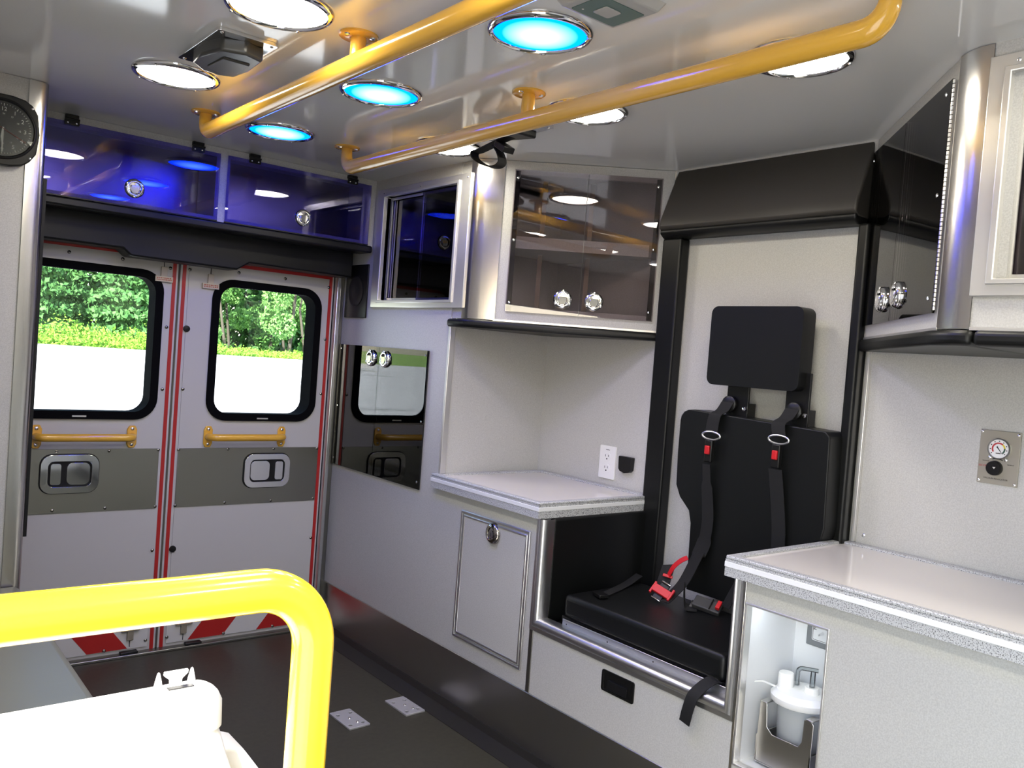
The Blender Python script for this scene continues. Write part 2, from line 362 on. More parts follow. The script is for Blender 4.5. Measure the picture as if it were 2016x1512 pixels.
for dd, x in ((d1, .90), (d2, 1.13)):
    MB().box(x-.030, x+.030, R-.028, R-.004, .008, .018).build('floor_catch', blackp, dd, bev=.002)

# ================================================================== OUTDOORS
def ground(xa, xb, ya, yb, n=24, name='ground', m=None, dz=0):
    mb = MB(); g = lambda y: -.80+(max(0, min(y, 50)-6)*.80/44)
    for i in range(n):
        y0, y1 = ya+(yb-ya)*i/n, ya+(yb-ya)*(i+1)/n
        mb.add([(xa, y0, g(y0)+dz), (xb, y0, g(y0)+dz), (xb, y1, g(y1)+dz), (xa, y1, g(y1)+dz)], [(0, 1, 2, 3)])
    return mb.build(name, m, kind='structure')
pave = mat('pale_asphalt', (.42, .41, .39), .9, noise=((.10, .5, .3), (.16, .16, .15), (.50, .49, .47), .30, .42, 5))
grassm = mat('grass_ground', (.16, .26, .04), .9, noise=((1.2, 1.2, 1.2), (.10, .19, .03), (.24, .36, .05), .3, .7, 5))
ground(-90, 120, -60, 50, 40, 'ground', pave)
ground(-90, 120, 50, 160, 4, 'ground', grassm)
def leafmat(name, a, b):
    m = bpy.data.materials.new(name); m.use_nodes = True; nt = m.node_tree; bs = nt.nodes['Principled BSDF']; N = nt.nodes.new; L = nt.links.new
    oi = N('ShaderNodeTexCoord'); nz = N('ShaderNodeTexNoise'); nz.inputs['Scale'].default_value = 2.2; cr = N('ShaderNodeValToRGB')
    cr.color_ramp.elements[0].color = (*a, 1); cr.color_ramp.elements[0].position = .35; cr.color_ramp.elements[1].color = (*b, 1); cr.color_ramp.elements[1].position = .65
    L(oi.outputs['Object'], nz.inputs['Vector']); L(nz.outputs['Fac'], cr.inputs[0]); L(cr.outputs[0], bs.inputs['Base Color']); bs.inputs['Roughness'].default_value = .7
    bs.inputs['Specular IOR Level'].default_value = .2
    return m
leafA = leafmat('leaf_spruce', (.035, .11, .03), (.09, .22, .06)); leafB = leafmat('leaf_broad', (.08, .21, .05), (.18, .36, .10)); weedm = leafmat('weed_yellow', (.11, .27, .03), (.22, .40, .045))
bark = mat('bark', (.07, .06, .045), .9)
rnd = random.Random(3)
def leafq(mb, p, s):
    a = Vector((rnd.gauss(0, 1), rnd.gauss(0, 1), rnd.gauss(0, .6))).normalized(); b = a.orthogonal().normalized(); c = a.cross(b)
    t = rnd.uniform(0, 6.28); u, v = b*math.cos(t)+c*math.sin(t), c*math.cos(t)-b*math.sin(t)
    mb.add([p-u*s, p-v*s*.5, p+u*s, p+v*s*.5], [(0, 1, 2, 3)])
def conifer(x, y, h, rad, n, label, g):
    t = thing('tree', label, 'tree', (x, y, 0), g)
    mb = MB()
    for k in range(n):
        lv = math.sqrt(rnd.random()); z = h*(1-lv)*.96+.3; tier = .72+.28*math.cos(z*5.5+.6*math.sin(3*x)); r_ = rad*(lv**.8)*tier
        a = rnd.uniform(0, 6.28); q = r_*rnd.uniform(.75, 1.0); leafq(mb, Vector((x+q*math.cos(a), y+q*math.sin(a), z-.15*q+rnd.gauss(0, .12))), rnd.uniform(.12, .26))
    mb.build('foliage', leafA, t, kind='stuff')
    MB().sweep([(x, y, -.1), (x, y, h*.9)], [.18, .03], 8).build('trunk', bark, t)
def broad(x, y, h, rad, n, label, g, z0=1.2, m=None):
    t = thing('tree', label, 'tree', (x, y, 0), g); mb = MB(); bl = []
    for k in range(26):
        a = rnd.uniform(0, 6.28); q = rad*.72*math.sqrt(rnd.random()); z = rnd.uniform(z0, h)
        bl.append((Vector((x+q*math.cos(a)*(1.1-.5*abs(z-h*.5)/h), y+q*math.sin(a), z)), rnd.uniform(.5, 1.0)*rad*.36))
    for k in range(n):
        c, r_ = rnd.choice(bl); d = Vector((rnd.gauss(0, 1), rnd.gauss(0, 1), rnd.gauss(0, 1))).normalized()
        leafq(mb, c+d*r_*rnd.uniform(.8, 1.05), rnd.uniform(.09, .2))
    mb.build('foliage', m or leafB, t, kind='stuff')
    MB().sweep([(x-.3, y-.2, -.1), (x, y, h*.4), (x+.2, y, h*.8)], [.14, .11, .04], 8).build('trunk', bark, t)
    MB().sweep([(x+.9, y-.3, -.1), (x+.4, y, h*.35), (x+.9, y, h*.7)], [.11, .08, .03], 8).build('trunk', bark, t)
G = 'trees behind the parking lot'
for i, (x, y, h, r_, lb) in enumerate([(9.3, 57, 12, 2.6, 'spruce at the left edge of the left rear door window, near row'), (14.8, 57, 12, 2.7, 'bright spruce at the right side of the left rear door window'), (12.0, 64, 14, 2.9, 'dark spruce in the middle of the left rear door window, far row'), (17.3, 64, 13, 2.3, 'spruce hidden behind the strip between the two rear door windows')]):
    conifer(x, y, h, r_, 9000, lb, G)
for i, (x, y, h, r_, z0, lb) in enumerate([(20.2, 57, 10, 2.5, .8, 'broadleaf tree at the left edge of the right rear door window'), (25.0, 54.9, 9.5, 2.6, 1.2, 'large broadleaf tree with pale trunks in the middle of the right rear door window'), (29.6, 58, 10, 2.6, .7, 'broadleaf tree at the right edge of the right rear door window'), (23.1, 64, 13, 2.8, .8, 'darker broadleaf tree in the far row behind the pale trunked tree'), (28.4, 66, 12, 3, 1, 'far row broadleaf tree seen at the right edge of the right rear door window')]):
    broad(x, y, h, r_, 10000, lb, G, z0)
back = MB()
for k in range(30000):
    leafq(back, Vector((rnd.uniform(-8, 45), rnd.uniform(69.5, 74), rnd.uniform(0, 15))), rnd.uniform(.3, .6))
tag(back.build('thicket', leafA), 'dense dark green thicket filling the gaps behind the trees', 'foliage', kind='stuff')
wd = MB()
for k in range(26000):
    x, y = rnd.uniform(2, 42), 50.2+rnd.random()**1.2*3.6; h = (.25+.30*(y-50))*(.7+.5*rnd.random())*(1.0+.18*math.sin(x*1.3))*(1.0 if x < 19 else .35)
    z = rnd.random()*h; leafq(wd, Vector((x, y, z)), rnd.uniform(.06, .14))
tag(wd.build('weeds', weedm), 'bright yellow green weeds along the edge of the pavement', 'weeds', kind='stuff')

# ================================================================== SHARED SMALL PARTS
def latch(parent, M, u, v, r=.031, rot=0):
    c = M @ Matrix.Translation((u, v, 0))
    mb = MB(); mb.lathe(c, [(r, 0), (r, .004), (r*.94, .009), (r*.78, .012), (r*.66, .0115), (r*.62, .006), (r*.60, .003), (.0001, .0025)], 28)
    g = mb.build('latch_handle', chrome, parent, ang=50)
    mb = MB(); mb.plate(c, [(-r*.5, -r*.15), (-r*.30, -r*.55), (r*.30, -r*.55), (r*.5, -r*.15), (r*.42, r*.30), (-r*.42, r*.30)], .003, .013); mb.build('latch_paddle', chrome, g, bev=.002)
    for k in range(3):
        mb = MB(); a = math.radians(90+120*k+rot); mb.lathe(c @ Matrix.Translation((r*.86*math.cos(a), r*.86*math.sin(a), .009)), [(r*.16, 0), (r*.13, .003), (.0001, .0042)], 10)
        mb.build('latch_screw', chrome, g)
    return g
def off(M, w): return M @ Matrix.Translation((0, 0, w))
def stain_post(name, pts, z0, z1, parent):
    n = len(pts); mb = MB()
    mb.add([(x, y, z) for z in (z0, z1) for x, y in pts], [(i, i+1, n+i+1, n+i) for i in range(n-1)]); return mb.build(name, steel_h, parent, ang=80)

# ================================================================== LEFT CORNER CABINET (above first counter)
FL = frame((1.72, 2.238, 0), (.42, -.375, 0), (0, 0, 1), (-.666, -.746, 0))
FRt = frame((2.14, 1.176, 0), (-.453, -.405, 0), (0, 0, 1), (-.666, .745, 0))
t = thing('corner_cabinet', 'upper corner cabinet with two smoked doors left of the black seat', 'cabinet', (1.9, 2.2, 1.30))
mb = MB(); mb.plate(FL, rect(0, .5615, 1.300, H-.001), -.018, 0, [rect(.055, .508, 1.350, 1.785)]); mb.build('face_frame', lam, t, bev=.001)
mb = MB(); mb.plate(FF(1.300), [(1.662, 2.39), (1.662, 2.31), (1.72, 2.24), (2.139, 1.866), (2.139, 2.42)], 0, .016); mb.build('bottom_panel', lam, t)
MB().box(1.665, 1.682, 2.30, 2.40, 1.316, H-.002).build('side_panel', lam, t)
MB().box(1.664, 2.138, 2.405, 2.42, 1.316, H-.002).build('side_panel', lam, t)
P = [(1.6575, 2.332), (1.6575, 2.31), (1.660, 2.298), (1.668, 2.284), (1.682, 2.268), (1.722, 2.2325)]
stain_post('corner_post', P, 1.301, H-.0015, t)
MB().plate(FL, rect(.5600, .5685, 1.300, H-.002), -.012, .003).build('edge_trim', steel_h, t)
MB().plate(FL, rect(.0, .562, 1.298, 1.304), 0, .0025).build('edge_trim', aluw, t)
sh = MB().plate(FF(1.545), [(1.69, 2.28), (1.745, 2.236), (2.10, 1.918), (2.136, 1.918), (2.136, 2.40), (1.69, 2.40)], 0, .04); sh.build('shelf', lam, t)
for u, a in ((.137, -.05), (.302, -.05), (.446, -.05)):
    MB().plate(FL, rect(u-.008, u+.008, 1.355, 1.80), -.17, -.155).build('shelf_track', mat('track', (.16, .13, .10), .4, .6) if u < .14 else bpy.data.materials['track'], t)
for a, b, hs, lu in ((.038, .2795, 1, .225), (.2815, .523, -1, .328)):
    d = MB().plate(FL, rect(a, b, 1.333, 1.800), .004, .009); d = d.build('smoked_door', tint, t)
    e = a+.003 if hs > 0 else b-.019
    MB().plate(FL, rect(e, e+.016, 1.336, 1.797), .0015, .0038).build('hinge_strip', blackp, d)
    latch(d, off(FL, .009), lu, 1.384)
    su = .050 if hs > 0 else .509
    screws(d, [(su, 1.772), (su, 1.568), (su, 1.362)], off(FL, .009), .0045, chrome)
mb = MB(); mb.plate(FF(1.271), [(1.648, 2.405), (1.648, 2.305), (1.712, 2.226), (2.133, 1.853), (2.139, 1.870), (2.139, 2.42), (1.70, 2.42)], 0, .027)
mb.build('bottom_pad', vinyl, t, bev=.010, seg=4)

def sliding_window(name_label, y0, y1, z0, z1, iy0, iy1, iz0, iz1, split, trk, tint=tint):
    t = thing('sliding_window_cabinet', name_label, 'cabinet', (W0, (y0+y1)/2, z0))
    mb = MB(); mb.plate(FR(W0), rect(-y1, -y0, z0, z1), 0, .010, [rect(-iy1-.012, -iy0+.012, iz0-.010, iz1+.010)])
    fr_ = mb.build('window_frame', aluw, t, bev=.002)
    mb = MB(); mb.plate(FR(W0), rect(-iy1-.013, -iy0+.013, iz0-.011, iz1+.011), -.05, .016, [rect(-iy1, -iy0, iz0, iz1)]); mb.build('inner_frame', aluw, fr_, bev=.002)
    for k in (0, 1):                                                                    # channels
        mb = MB(); mb.plate(FR(W0), rect(-iy1, -iy0, iz0, iz1), -.040+.022*k, -.036+.022*k, [rect(-iy1+trk, -iy0-trk, iz0+.010, iz1-.010)]); mb.build('track', aluw, fr_)
    mb = MB(); mb.plate(FR(W0), rect(-iy1+.002, -split+.015, iz0+.002, iz1-.002), -.030, -.026); pa = mb.build('sliding_pane', tint, t)
    mb = MB(); mb.plate(FR(W0), rect(-split-.015, -iy0-.002, iz0+.002, iz1-.002), -.014, -.010); mb.build('sliding_pane', tint, t)
    screws(fr_, [(-y0-.018, z1-.015), (-y1+.05, z1-.015), (-(y0+y1)/2, z1-.015)], off(FR(W0), .010), .004)
    mb = MB(); B = .40
    mb.box(W0+.052, W0+B, iy0-.02, iy0-.005, iz0-.03, iz1+.03); mb.box(W0+.052, W0+B, iy1+.005, iy1+.02, iz0-.03, iz1+.03)
    mb.box(W0+.052, W0+B, iy0-.02, iy1+.02, iz0-.03, iz0-.012); mb.box(W0+.052, W0+B, iy0-.02, iy1+.02, iz1+.012, iz1+.03); mb.box(W0+B, W0+B+.01, iy0-.02, iy1+.02, iz0-.03, iz1+.03)
    mb.build('cabinet_box', lam, t)
    MB().box(W0+.07, W0+B-.005, iy0, iy1, (iz0+iz1)/2-.01, (iz0+iz1)/2+.01).build('shelf', lam, t)
    MB().box(W0-.018, W0+.01, split-.006, split+.006, iz0+.03, iz0+.06)
    return t
sliding_window('aluminium framed cabinet with smoked sliding panes beside the rear doors', 2.322, 2.938, 1.334, 1.787, *SWY, 2.63, .012, tintb)
tr = sliding_window('aluminium framed cabinet with sliding panes at the right edge of the photo', .08, .703, 1.360, 1.802, .118, .662, 1.392, 1.767, .60, .020)
MB().box(W0+.0185, 2.139, .08, .695, 1.300, 1.316).build('bottom_panel', lam, tr); MB().box(W0-.0025, W0, .08, .70, 1.298, 1.304).build('edge_trim', aluw, tr)
MB().box(1.646, 2.139, .08, .6895, 1.268, 1.298).build('bottom_pad', vinyl, tr, bev=.011, seg=4)
# ================================================================== RIGHT CORNER CABINET
t = thing('corner_cabinet', 'upper corner cabinet with two smoked doors right of the black seat', 'cabinet', (1.9, .85, 1.30))
mb = MB(); mb.plate(FRt, rect(0, .6075, 1.300, H-.001), -.018, 0, [rect(.02, .572, 1.350, 1.785)]); mb.build('face_frame', lam, t, bev=.001)
mb = MB(); mb.plate(FF(1.300), [(1.662, .697), (2.139, .697), (2.139, 1.173), (1.689, .770), (1.662, .72)], 0, .016); mb.build('bottom_panel', lam, t)
P = [(1.6575, .700), (1.6575, .716), (1.660, .730), (1.666, .744), (1.673, .757), (1.687, .7735)]
stain_post('corner_post', P, 1.301, H-.0015, t)
MB().plate(FF(1.545), [(1.76, .84), (2.136, 1.168), (2.136, .72), (1.76, .72)], 0, .04).build('shelf', lam, t)
MB().box(1.68, 2.138, .695, .712, 1.316, H-.002).build('side_panel', lam, t)
for u in (.14, .30, .46):
    MB().plate(FRt, rect(u-.008, u+.008, 1.355, 1.80), -.17, -.155).build('shelf_track', bpy.data.materials['track'], t)
for a, b, hs, lu in ((-.004, .2865, 1, .222), (.2885, .590, -1, .348)):
    d = MB().plate(FRt, rect(a, b, 1.333, 1.792), .004, .009); d = d.build('smoked_door', tint, t)
    e = a+.003 if hs > 0 else b-.040
    MB().plate(FRt, rect(e, e+(.016 if hs > 0 else .036), 1.336, 1.789), .0015, .0038).build('hinge_strip', blackp, d)
    latch(d, off(FRt, .009), lu, 1.388)
    su = .008 if hs > 0 else .560
    screws(d, [(su, 1.770), (su, 1.570), (su, 1.364)], off(FRt, .009), .0045, chrome)
g = MB()
for k in range(52): g.lathe(frame(FRt @ Vector((.593, 1.338+k*.0087, .006)), (1, 0, 0), (0, 1, 0), (0, 0, 1)), [(.0001, 0), (.0032, .0004), (.0032, .0074), (.0001, .0078)], 8)
g.build('piano_hinge', steel_h, t)
MB().plate(FRt, rect(.0, .607, 1.298, 1.304), 0, .0025).build('edge_trim', aluw, t)
mb = MB(); mb.plate(FF(1.268), [(1.646, .690), (2.139, .690), (2.139, 1.180), (2.120, 1.176), (1.674, .783), (1.646, .726)], 0, .030)
mb.build('bottom_pad', vinyl, t, bev=.011, seg=4)

# ================================================================== REAR OVERHEAD CABINET
FO = FD(R1)
t = thing('overhead_cabinet', 'long overhead cabinet with two smoked flap doors above the rear doors', 'cabinet', (1.0, 3.08, 1.56))
mb = MB(); mb.plate(FO, rect(.456, 1.658, 1.560, H-.001), -.018, 0, [rect(.50, 1.030, 1.590, 1.795), rect(1.078, 1.600, 1.590, 1.795)]); mb.build('face_frame', lam, t)
MB().box(.456, 1.658, R1+.018, 3.190, 1.560, 1.575).build('bottom_panel', lam, t)
MB().box(1.045, 1.062, R1+.018, 3.190, 1.575, H-.002).build('divider', lam, t)
for a, b, lx, hx in ((.458, 1.040, .766, (.573, .962)), (1.067, 1.632, 1.355, (1.161, 1.548))):
    d = MB().plate(FO, rect(a, b, 1.578, 1.806), .004, .009).build('smoked_door', tintb, t)
    MB().plate(FO, rect(a, b, 1.574, 1.5778), .002, .010).build('door_edge', blackp, d)
    latch(d, off(FO, .009), lx, 1.636, .031, 180)
    for x in hx:
        h = MB().plate(FO, rrect(x-.021, x+.021, 1.796, 1.813, .003), .009, .014).build('hinge', blackp, d, bev=.001)
        MB().plate(FO, rrect(x-.019, x+.019, 1.815, 1.8285, .002), .000, .012).build('hinge_leaf', blackp, h, bev=.001)
        MB().sweep([(x-.021, R1-.014, 1.814), (x+.021, R1-.014, 1.814)], .0035, 8).build('hinge_pin', blackp, h)
        screws(h, [(x-.012, 1.803), (x+.012, 1.803)], off(FO, .014), .0028)
MB().box(.456, 1.652, R1-.012, 3.05, 1.546, 1.5735).build('bottom_rail', blackp, t, bev=.006, seg=3)
t = thing('padded_header', 'black padded header roll with a deeper middle above the rear doors', 'padding', (1.0, 3.12, 1.44))
mb = MB(); mb.plate(FD(3.08), [(.458, 1.450), (.775, 1.450), (.800, 1.428), (1.170, 1.426), (1.215, 1.456), (1.640, 1.452), (1.640, 1.556), (.458, 1.556)], -.10, .0)
mb.build('padding', vinyl, t, bev=.010, seg=3)
# ================================================================== SPEAKER AND DARK DOORS
t = thing('speaker_panel', 'flat black speaker panel high on the wall beside the rear doors', 'speaker', (W0, 3.066, 1.293))
MB().plate(FR(W0), rect(-3.154, -2.978, 1.293, 1.505), 0, .006).build('panel', blackp, t, bev=.0015)
c = FR(W0) @ Matrix.Translation((-3.066, 1.400, .006))
mb = MB(); mb.lathe(c, [(.062, 0), (.062, .002), (.056, .003), (.052, .001), (.03, .0015), (.0001, .003)], 32); mb.build('grille', rubber, t, ang=60)
t = thing('dark_cabinet', 'glossy black smoked double door cabinet low on the wall beside the rear doors', 'cabinet', (W0, 2.84, .69))
mb = MB(); mb.box(W0+.02, W0+.25, 2.52, 2.53, .70, 1.18); mb.box(W0+.02, W0+.25, 3.15, 3.16, .70, 1.18); mb.box(W0+.02, W0+.25, 2.52, 3.16, .70, .71); mb.box(W0+.02, W0+.25, 2.52, 3.16, 1.165, 1.175); mb.box(W0+.25, W0+.26, 2.52, 3.16, .70, 1.18)
mb.build('cabinet_box', mat('dark_liner', (.05, .05, .05), .6), t)
for a, b, hs, lu in ((-3.168, -2.846, 1, -2.900), (-2.844, -2.506, -1, -2.794)):
    d = MB().plate(FR(W0), rect(a, b, .690, 1.183), .003, .008).build('smoked_door', tintd, t)
    latch(d, off(FR(W0), .008), lu, 1.138, .032)
    su = a+.012 if hs > 0 else b-.014
    screws(d, [(su, 1.165), (su, .93), (su, .715)], off(FR(W0), .008), .0045, chrome)

# ================================================================== LOWER LEFT CABINET, HATCH, FIRST COUNTER
t = thing('base_cabinet', 'grey base cabinet with a locked hatch under the first counter', 'cabinet', (1.9, 2.12, .196))
MB().plate(FR(W0), rect(-2.3935, -1.862, .196, .717), -.018, 0).build('front_panel', lam, t)
MB().box(W0+.001, W1, 1.856, 1.874, .0, .717).build('side_panel', lam, t)
ho = rect(-2.246, -1.893, .249, .669)
mb = MB(); mb.plate(FR(W0), ho, 0, .006, [rect(-2.238, -1.901, .257, .661)]); mb.build('hatch_frame', alu, t, bev=.002)
mb = MB(); mb.plate(FR(W0), rect(-2.233, -1.906, .262, .656), 0, .005, [rect(-2.226, -1.913, .269, .649)]); mb.build('hatch_trim', alu, t, bev=.002)
hd = MB().plate(FR(W0), rect(-2.2335, -1.9055, .2615, .6565), 0, .0025).build('hatch_door', lam, t)
MB().box(1.695, 2.139, 1.832, 1.856, .405, .716).build('side_padding', vinyl, t, bev=.008, seg=3, label='black padded side')
c = FR(W0) @ Matrix.Translation((-2.069, .626, .0025))
mb = MB(); mb.lathe(c, [(.034, 0), (.033, .007), (.026, .013), (.0195, .014), (.018, .009), (.0001, .009)], 28); lk = mb.build('hatch_lock', mat('smoked_chrome', (.42, .40, .37), .08, 1), hd, ang=50)
mb = MB(); mb.lathe(c @ Matrix.Translation((0, -.002, .008)), [(.0125, 0), (.012, .004), (.0001, .0045)], 20); mb.build('lock_cylinder', mat('dark_chrome', (.3, .3, .3), .2, 1), lk)
mb = MB(); mb.plate(c, rect(-.001, .001, -.008, .003), .012, .0130); mb.build('key_slot', inkm, lk)
MB().plate(FR(W0), rect(-1.866, -1.850, .197, .384), -.01, .0025).build('corner_trim', plate_m, t, bev=.001)
def counter(label, y0, y1, e0, e1):
    """slab with a raised speckled rim, white inlay and a white pinstripe on its exposed edges; e0/e1: end exposed"""
    t = thing('countertop', label, 'counter', (1.9, (y0+y1)/2, .717)); x0, x1 = 1.638, W1-.001
    MB().box(x0, x1, y0, y1, .717, .7565).build('slab', granite, t)
    r_ = .030
    mb = MB(); mb.plate(FF(.757), rect(x0, x1, y0, y1), -.001, .0080, [rect(x0+.022, x1-r_, y0+(.022 if e0 else r_), y1-(.022 if e1 else r_))]); mb.build('rim', granite, t, bev=.003)
    MB().box(x0+.018, x1-.02, y0+.018, y1-.018, .7565, .7590).build('inlay', ctop, t)
    mb = MB(); mb.plate(frame((0, 0, .7445), (1, 0, 0), (0, 1, 0), (0, 0, 1)), rect(x0-.0012, x1, y0-.0012, y1+.0012), -.006, .006); mb.build('pinstripe', cstripe, t, bev=.0008)
    return t
counter('grey speckled countertop with a white inlay left of the seat', 1.843, 2.412, True, False)
counter('long grey speckled countertop with a white inlay at the right', -.40, 1.182, False, True)

# outlet, black cable cover
fw2 = FR(W1)
t = thing('power_outlet', 'white double power outlet above the first counter', 'outlet', (W1, 2.065, .785))
MB().plate(fw2, rrect(-2.103, -2.027, .786, .900, .003, 2), 0, .006).build('cover_plate', whiteplas, t, bev=.002)
for zc in (.862, .822):
    g = MB().plate(fw2, rrect(-2.065-.015, -2.065+.015, zc-.0145, zc+.0145, .011), .006, .0075).build('socket', whiteplas, t, bev=.0006)
    mb = MB(); mb.plate(fw2, rect(-2.0735, -2.0715, zc, zc+.008), .0075, .0079); mb.plate(fw2, rect(-2.060, -2.058, zc, zc+.007), .0075, .0079); mb.plate(fw2, circ(-2.0655, zc-.007, .0028, 10), .0075, .0079); mb.build('socket_slots', inkm, g)
mb = MB(); mb.plate(fw2, rect(-2.073, -2.069, .8855, .8875), .006, .0065); mb.plate(fw2, rect(-2.067, -2.061, .8855, .8875), .006, .0065); mb.plate(fw2, rect(-2.058, -2.055, .8855, .8875), .006, .0065); mb.build('print', inkm, t)
t = thing('cable_cover', 'small black rounded cable cover beside the white outlet', 'cover', (W1, 1.97, .82))
MB().plate(fw2, [(-2.001, .873), (-1.999, .875), (-1.943, .875), (-1.941, .873), (-1.943, .832), (-1.950, .824), (-1.972, .819), (-1.992, .824), (-1.999, .832)], 0, .018).build('cover', blackp, t, bev=.005, seg=3)

# ================================================================== SEAT RECESS
t = thing('padded_header', 'dark padded header box under the ceiling above the black seat', 'padding', (2.12, 1.52, 1.62))
mb = MB(); mb.plate(frame((0, 1.181, 0), (1, 0, 0), (0, 0, 1), (0, -1, 0)), [(2.139, 1.618), (2.085, 1.618), (2.066, 1.632), (2.070, 1.66), (2.139, H-.002)], -.673, 0); mb.build('padding', brvinyl, t, bev=.006, seg=3)
mb = MB(); mb.plate(frame((0, 1.183, 0), (1, 0, 0), (0, 0, 1), (0, -1, 0)), [(2.139, 1.600), (2.090, 1.600), (2.072, 1.612), (2.072, 1.628), (2.139, 1.628)], -.670, 0); mb.build('roll', vinyl, t, bev=.006, seg=3)
for a, b, z0, lb in ((1.778, 1.856, .40, 'tall black padded post left of the seat against the first counter'), (1.155, 1.186, .40, 'tall black padded post right of the seat')):
    t = thing('padded_post', lb, 'padding', (2.12, (a+b)/2, z0)); MB().box(2.092, 2.139, a, b, z0, 1.602).build('padding', vinyl, t, bev=.008, seg=3)
# seat box
t = thing('seat_base', 'grey seat box with a drawer and a rounded steel rail under the black seat', 'seat base', (1.9, 1.5, .196))
MB().plate(FR(W0), rect(-1.850, -1.141, .196, .384), -.018, 0).build('front_panel', lam, t)
MB().box(W0+.001, W1, 1.147, 1.856, .36, .402).build('top_panel', blackp, t)
prof = [(0, -.002), (0, .004), (.012, .0042), (.0135, .0075), (.017, .0115), (.023, .0138), (.029, .0130), (.035, .0085), (.039, .0), (.040, -.012), (.040, -.03)]
mb = MB(); vs = []
for d_, w_ in prof: vs += [(W0-w_, y_, z_) for y_, z_ in ((1.866-d_, .7165), (1.866-d_, .384+d_), (1.141+d_*.6, .384+d_), (1.141+d_*.6, .7165))]
mb.add(vs, [(i*4+k, i*4+k+1, i*4+k+5, i*4+k+4) for i in range(len(prof)-1) for k in range(3)]); mb.build('bullnose_frame', alu, t, ang=40)
MB().box(1.690, 1.693, 1.186, 1.762, .410, .4405).build('tray_lip', alu, t, bev=.001)
MB().box(1.690, 2.06, 1.186, 1.762, .418, .4235).build('tray', alu, t)
mb = MB()
for k in range(4): mb.lathe(frame((1.6899, 1.745-k*.165, .428), (0, 1, 0), (0, 0, 1), (-1, 0, 0)), [(.0025, 0), (.0001, .0008)], 8)
mb.build('rivets', mat('dark_metal', (.1, .1, .1), .4, 1), t)
hl = MB().plate(FR(W0), rrect(-1.560, -1.443, .311, .368, .006, 3), -.015, .003, [rrect(-1.552, -1.451, .317, .362, .004, 3)]).build('drawer_handle', blackp, t, bev=.0015)
MB().plate(FR(W0), rrect(-1.553, -1.450, .316, .363, .004, 3), -.002, .0005).build('handle_pocket', blackp, hl)
MB().plate(FR(W0), rrect(-1.535, -1.465, .320, .345, .003, 3), .0, .006).build('handle_grip', rubber, hl, bev=.002)

t = thing('attendant_seat', 'black padded attendant seat with headrest and harness in the wall recess', 'seat', (1.9, 1.45, .43))
def pad(name, poly, x0, x1, parent, bev=.018, m=vinyl):
    """poly in (y, z) as seen"""
    mb = MB(); mb.plate(frame((0, 0, 0), (0, -1, 0), (0, 0, 1), (-1, 0, 0)), [(-a, b) for a, b in poly][::-1], -x1, -x0); return mb.build(name, m, parent, bev=bev, seg=5)
def rpoly(y0, y1, z0, z1, r): return rrect(y0, y1, z0, z1, r, 6)
hr = pad('headrest', rpoly(1.277, 1.580, 1.148, 1.377, .022), 2.022, 2.082, t, .010)
pad('backrest', [(1.19, 1.052), (1.176, 1.038), (1.170, .80), (1.176, .77), (1.20, .755), (1.24, .74), (1.26, .70), (1.262, .53), (1.598, .53), (1.602, .73), (1.612, .765), (1.650, .80), (1.668, .835), (1.672, .93), (1.672, 1.030), (1.669, 1.046), (1.660, 1.058), (1.646, 1.065), (1.62, 1.068)], 2.030, 2.108, t, .014)
mb = MB(); mb.plate(FF(.440), [(1.702, 1.205), (2.025, 1.205), (2.025, 1.778), (1.702, 1.778)], 0, .068); mb.build('cushion', vinyl, t, bev=.016, seg=5)
MB().box(1.706, 2.02, 1.20, 1.782, .424, .442).build('cushion_board', blackp, t)
for a, b in ((1.455, 1.530), (1.262, 1.335)):
    MB().box(2.060, 2.068, a, b, 1.02, 1.20).build('headrest_bracket', blackp, t, bev=.002)
    br = MB().box(2.068, 2.112, a+.01, b-.01, 1.05, 1.10).build('bracket_arm', blackp, t)
    for yy in (a+.004, b-.012): MB().lathe(frame((2.059, yy+.004, 1.085), (0, 1, 0), (0, 0, 1), (-1, 0, 0)), [(.007, 0), (.006, .006), (.0001, .007)], 12).build('bracket_bolt', chrome, t)
MB().box(2.108, 2.139, 1.30, 1.50, .60, 1.02).build('back_mount', blackp, t)
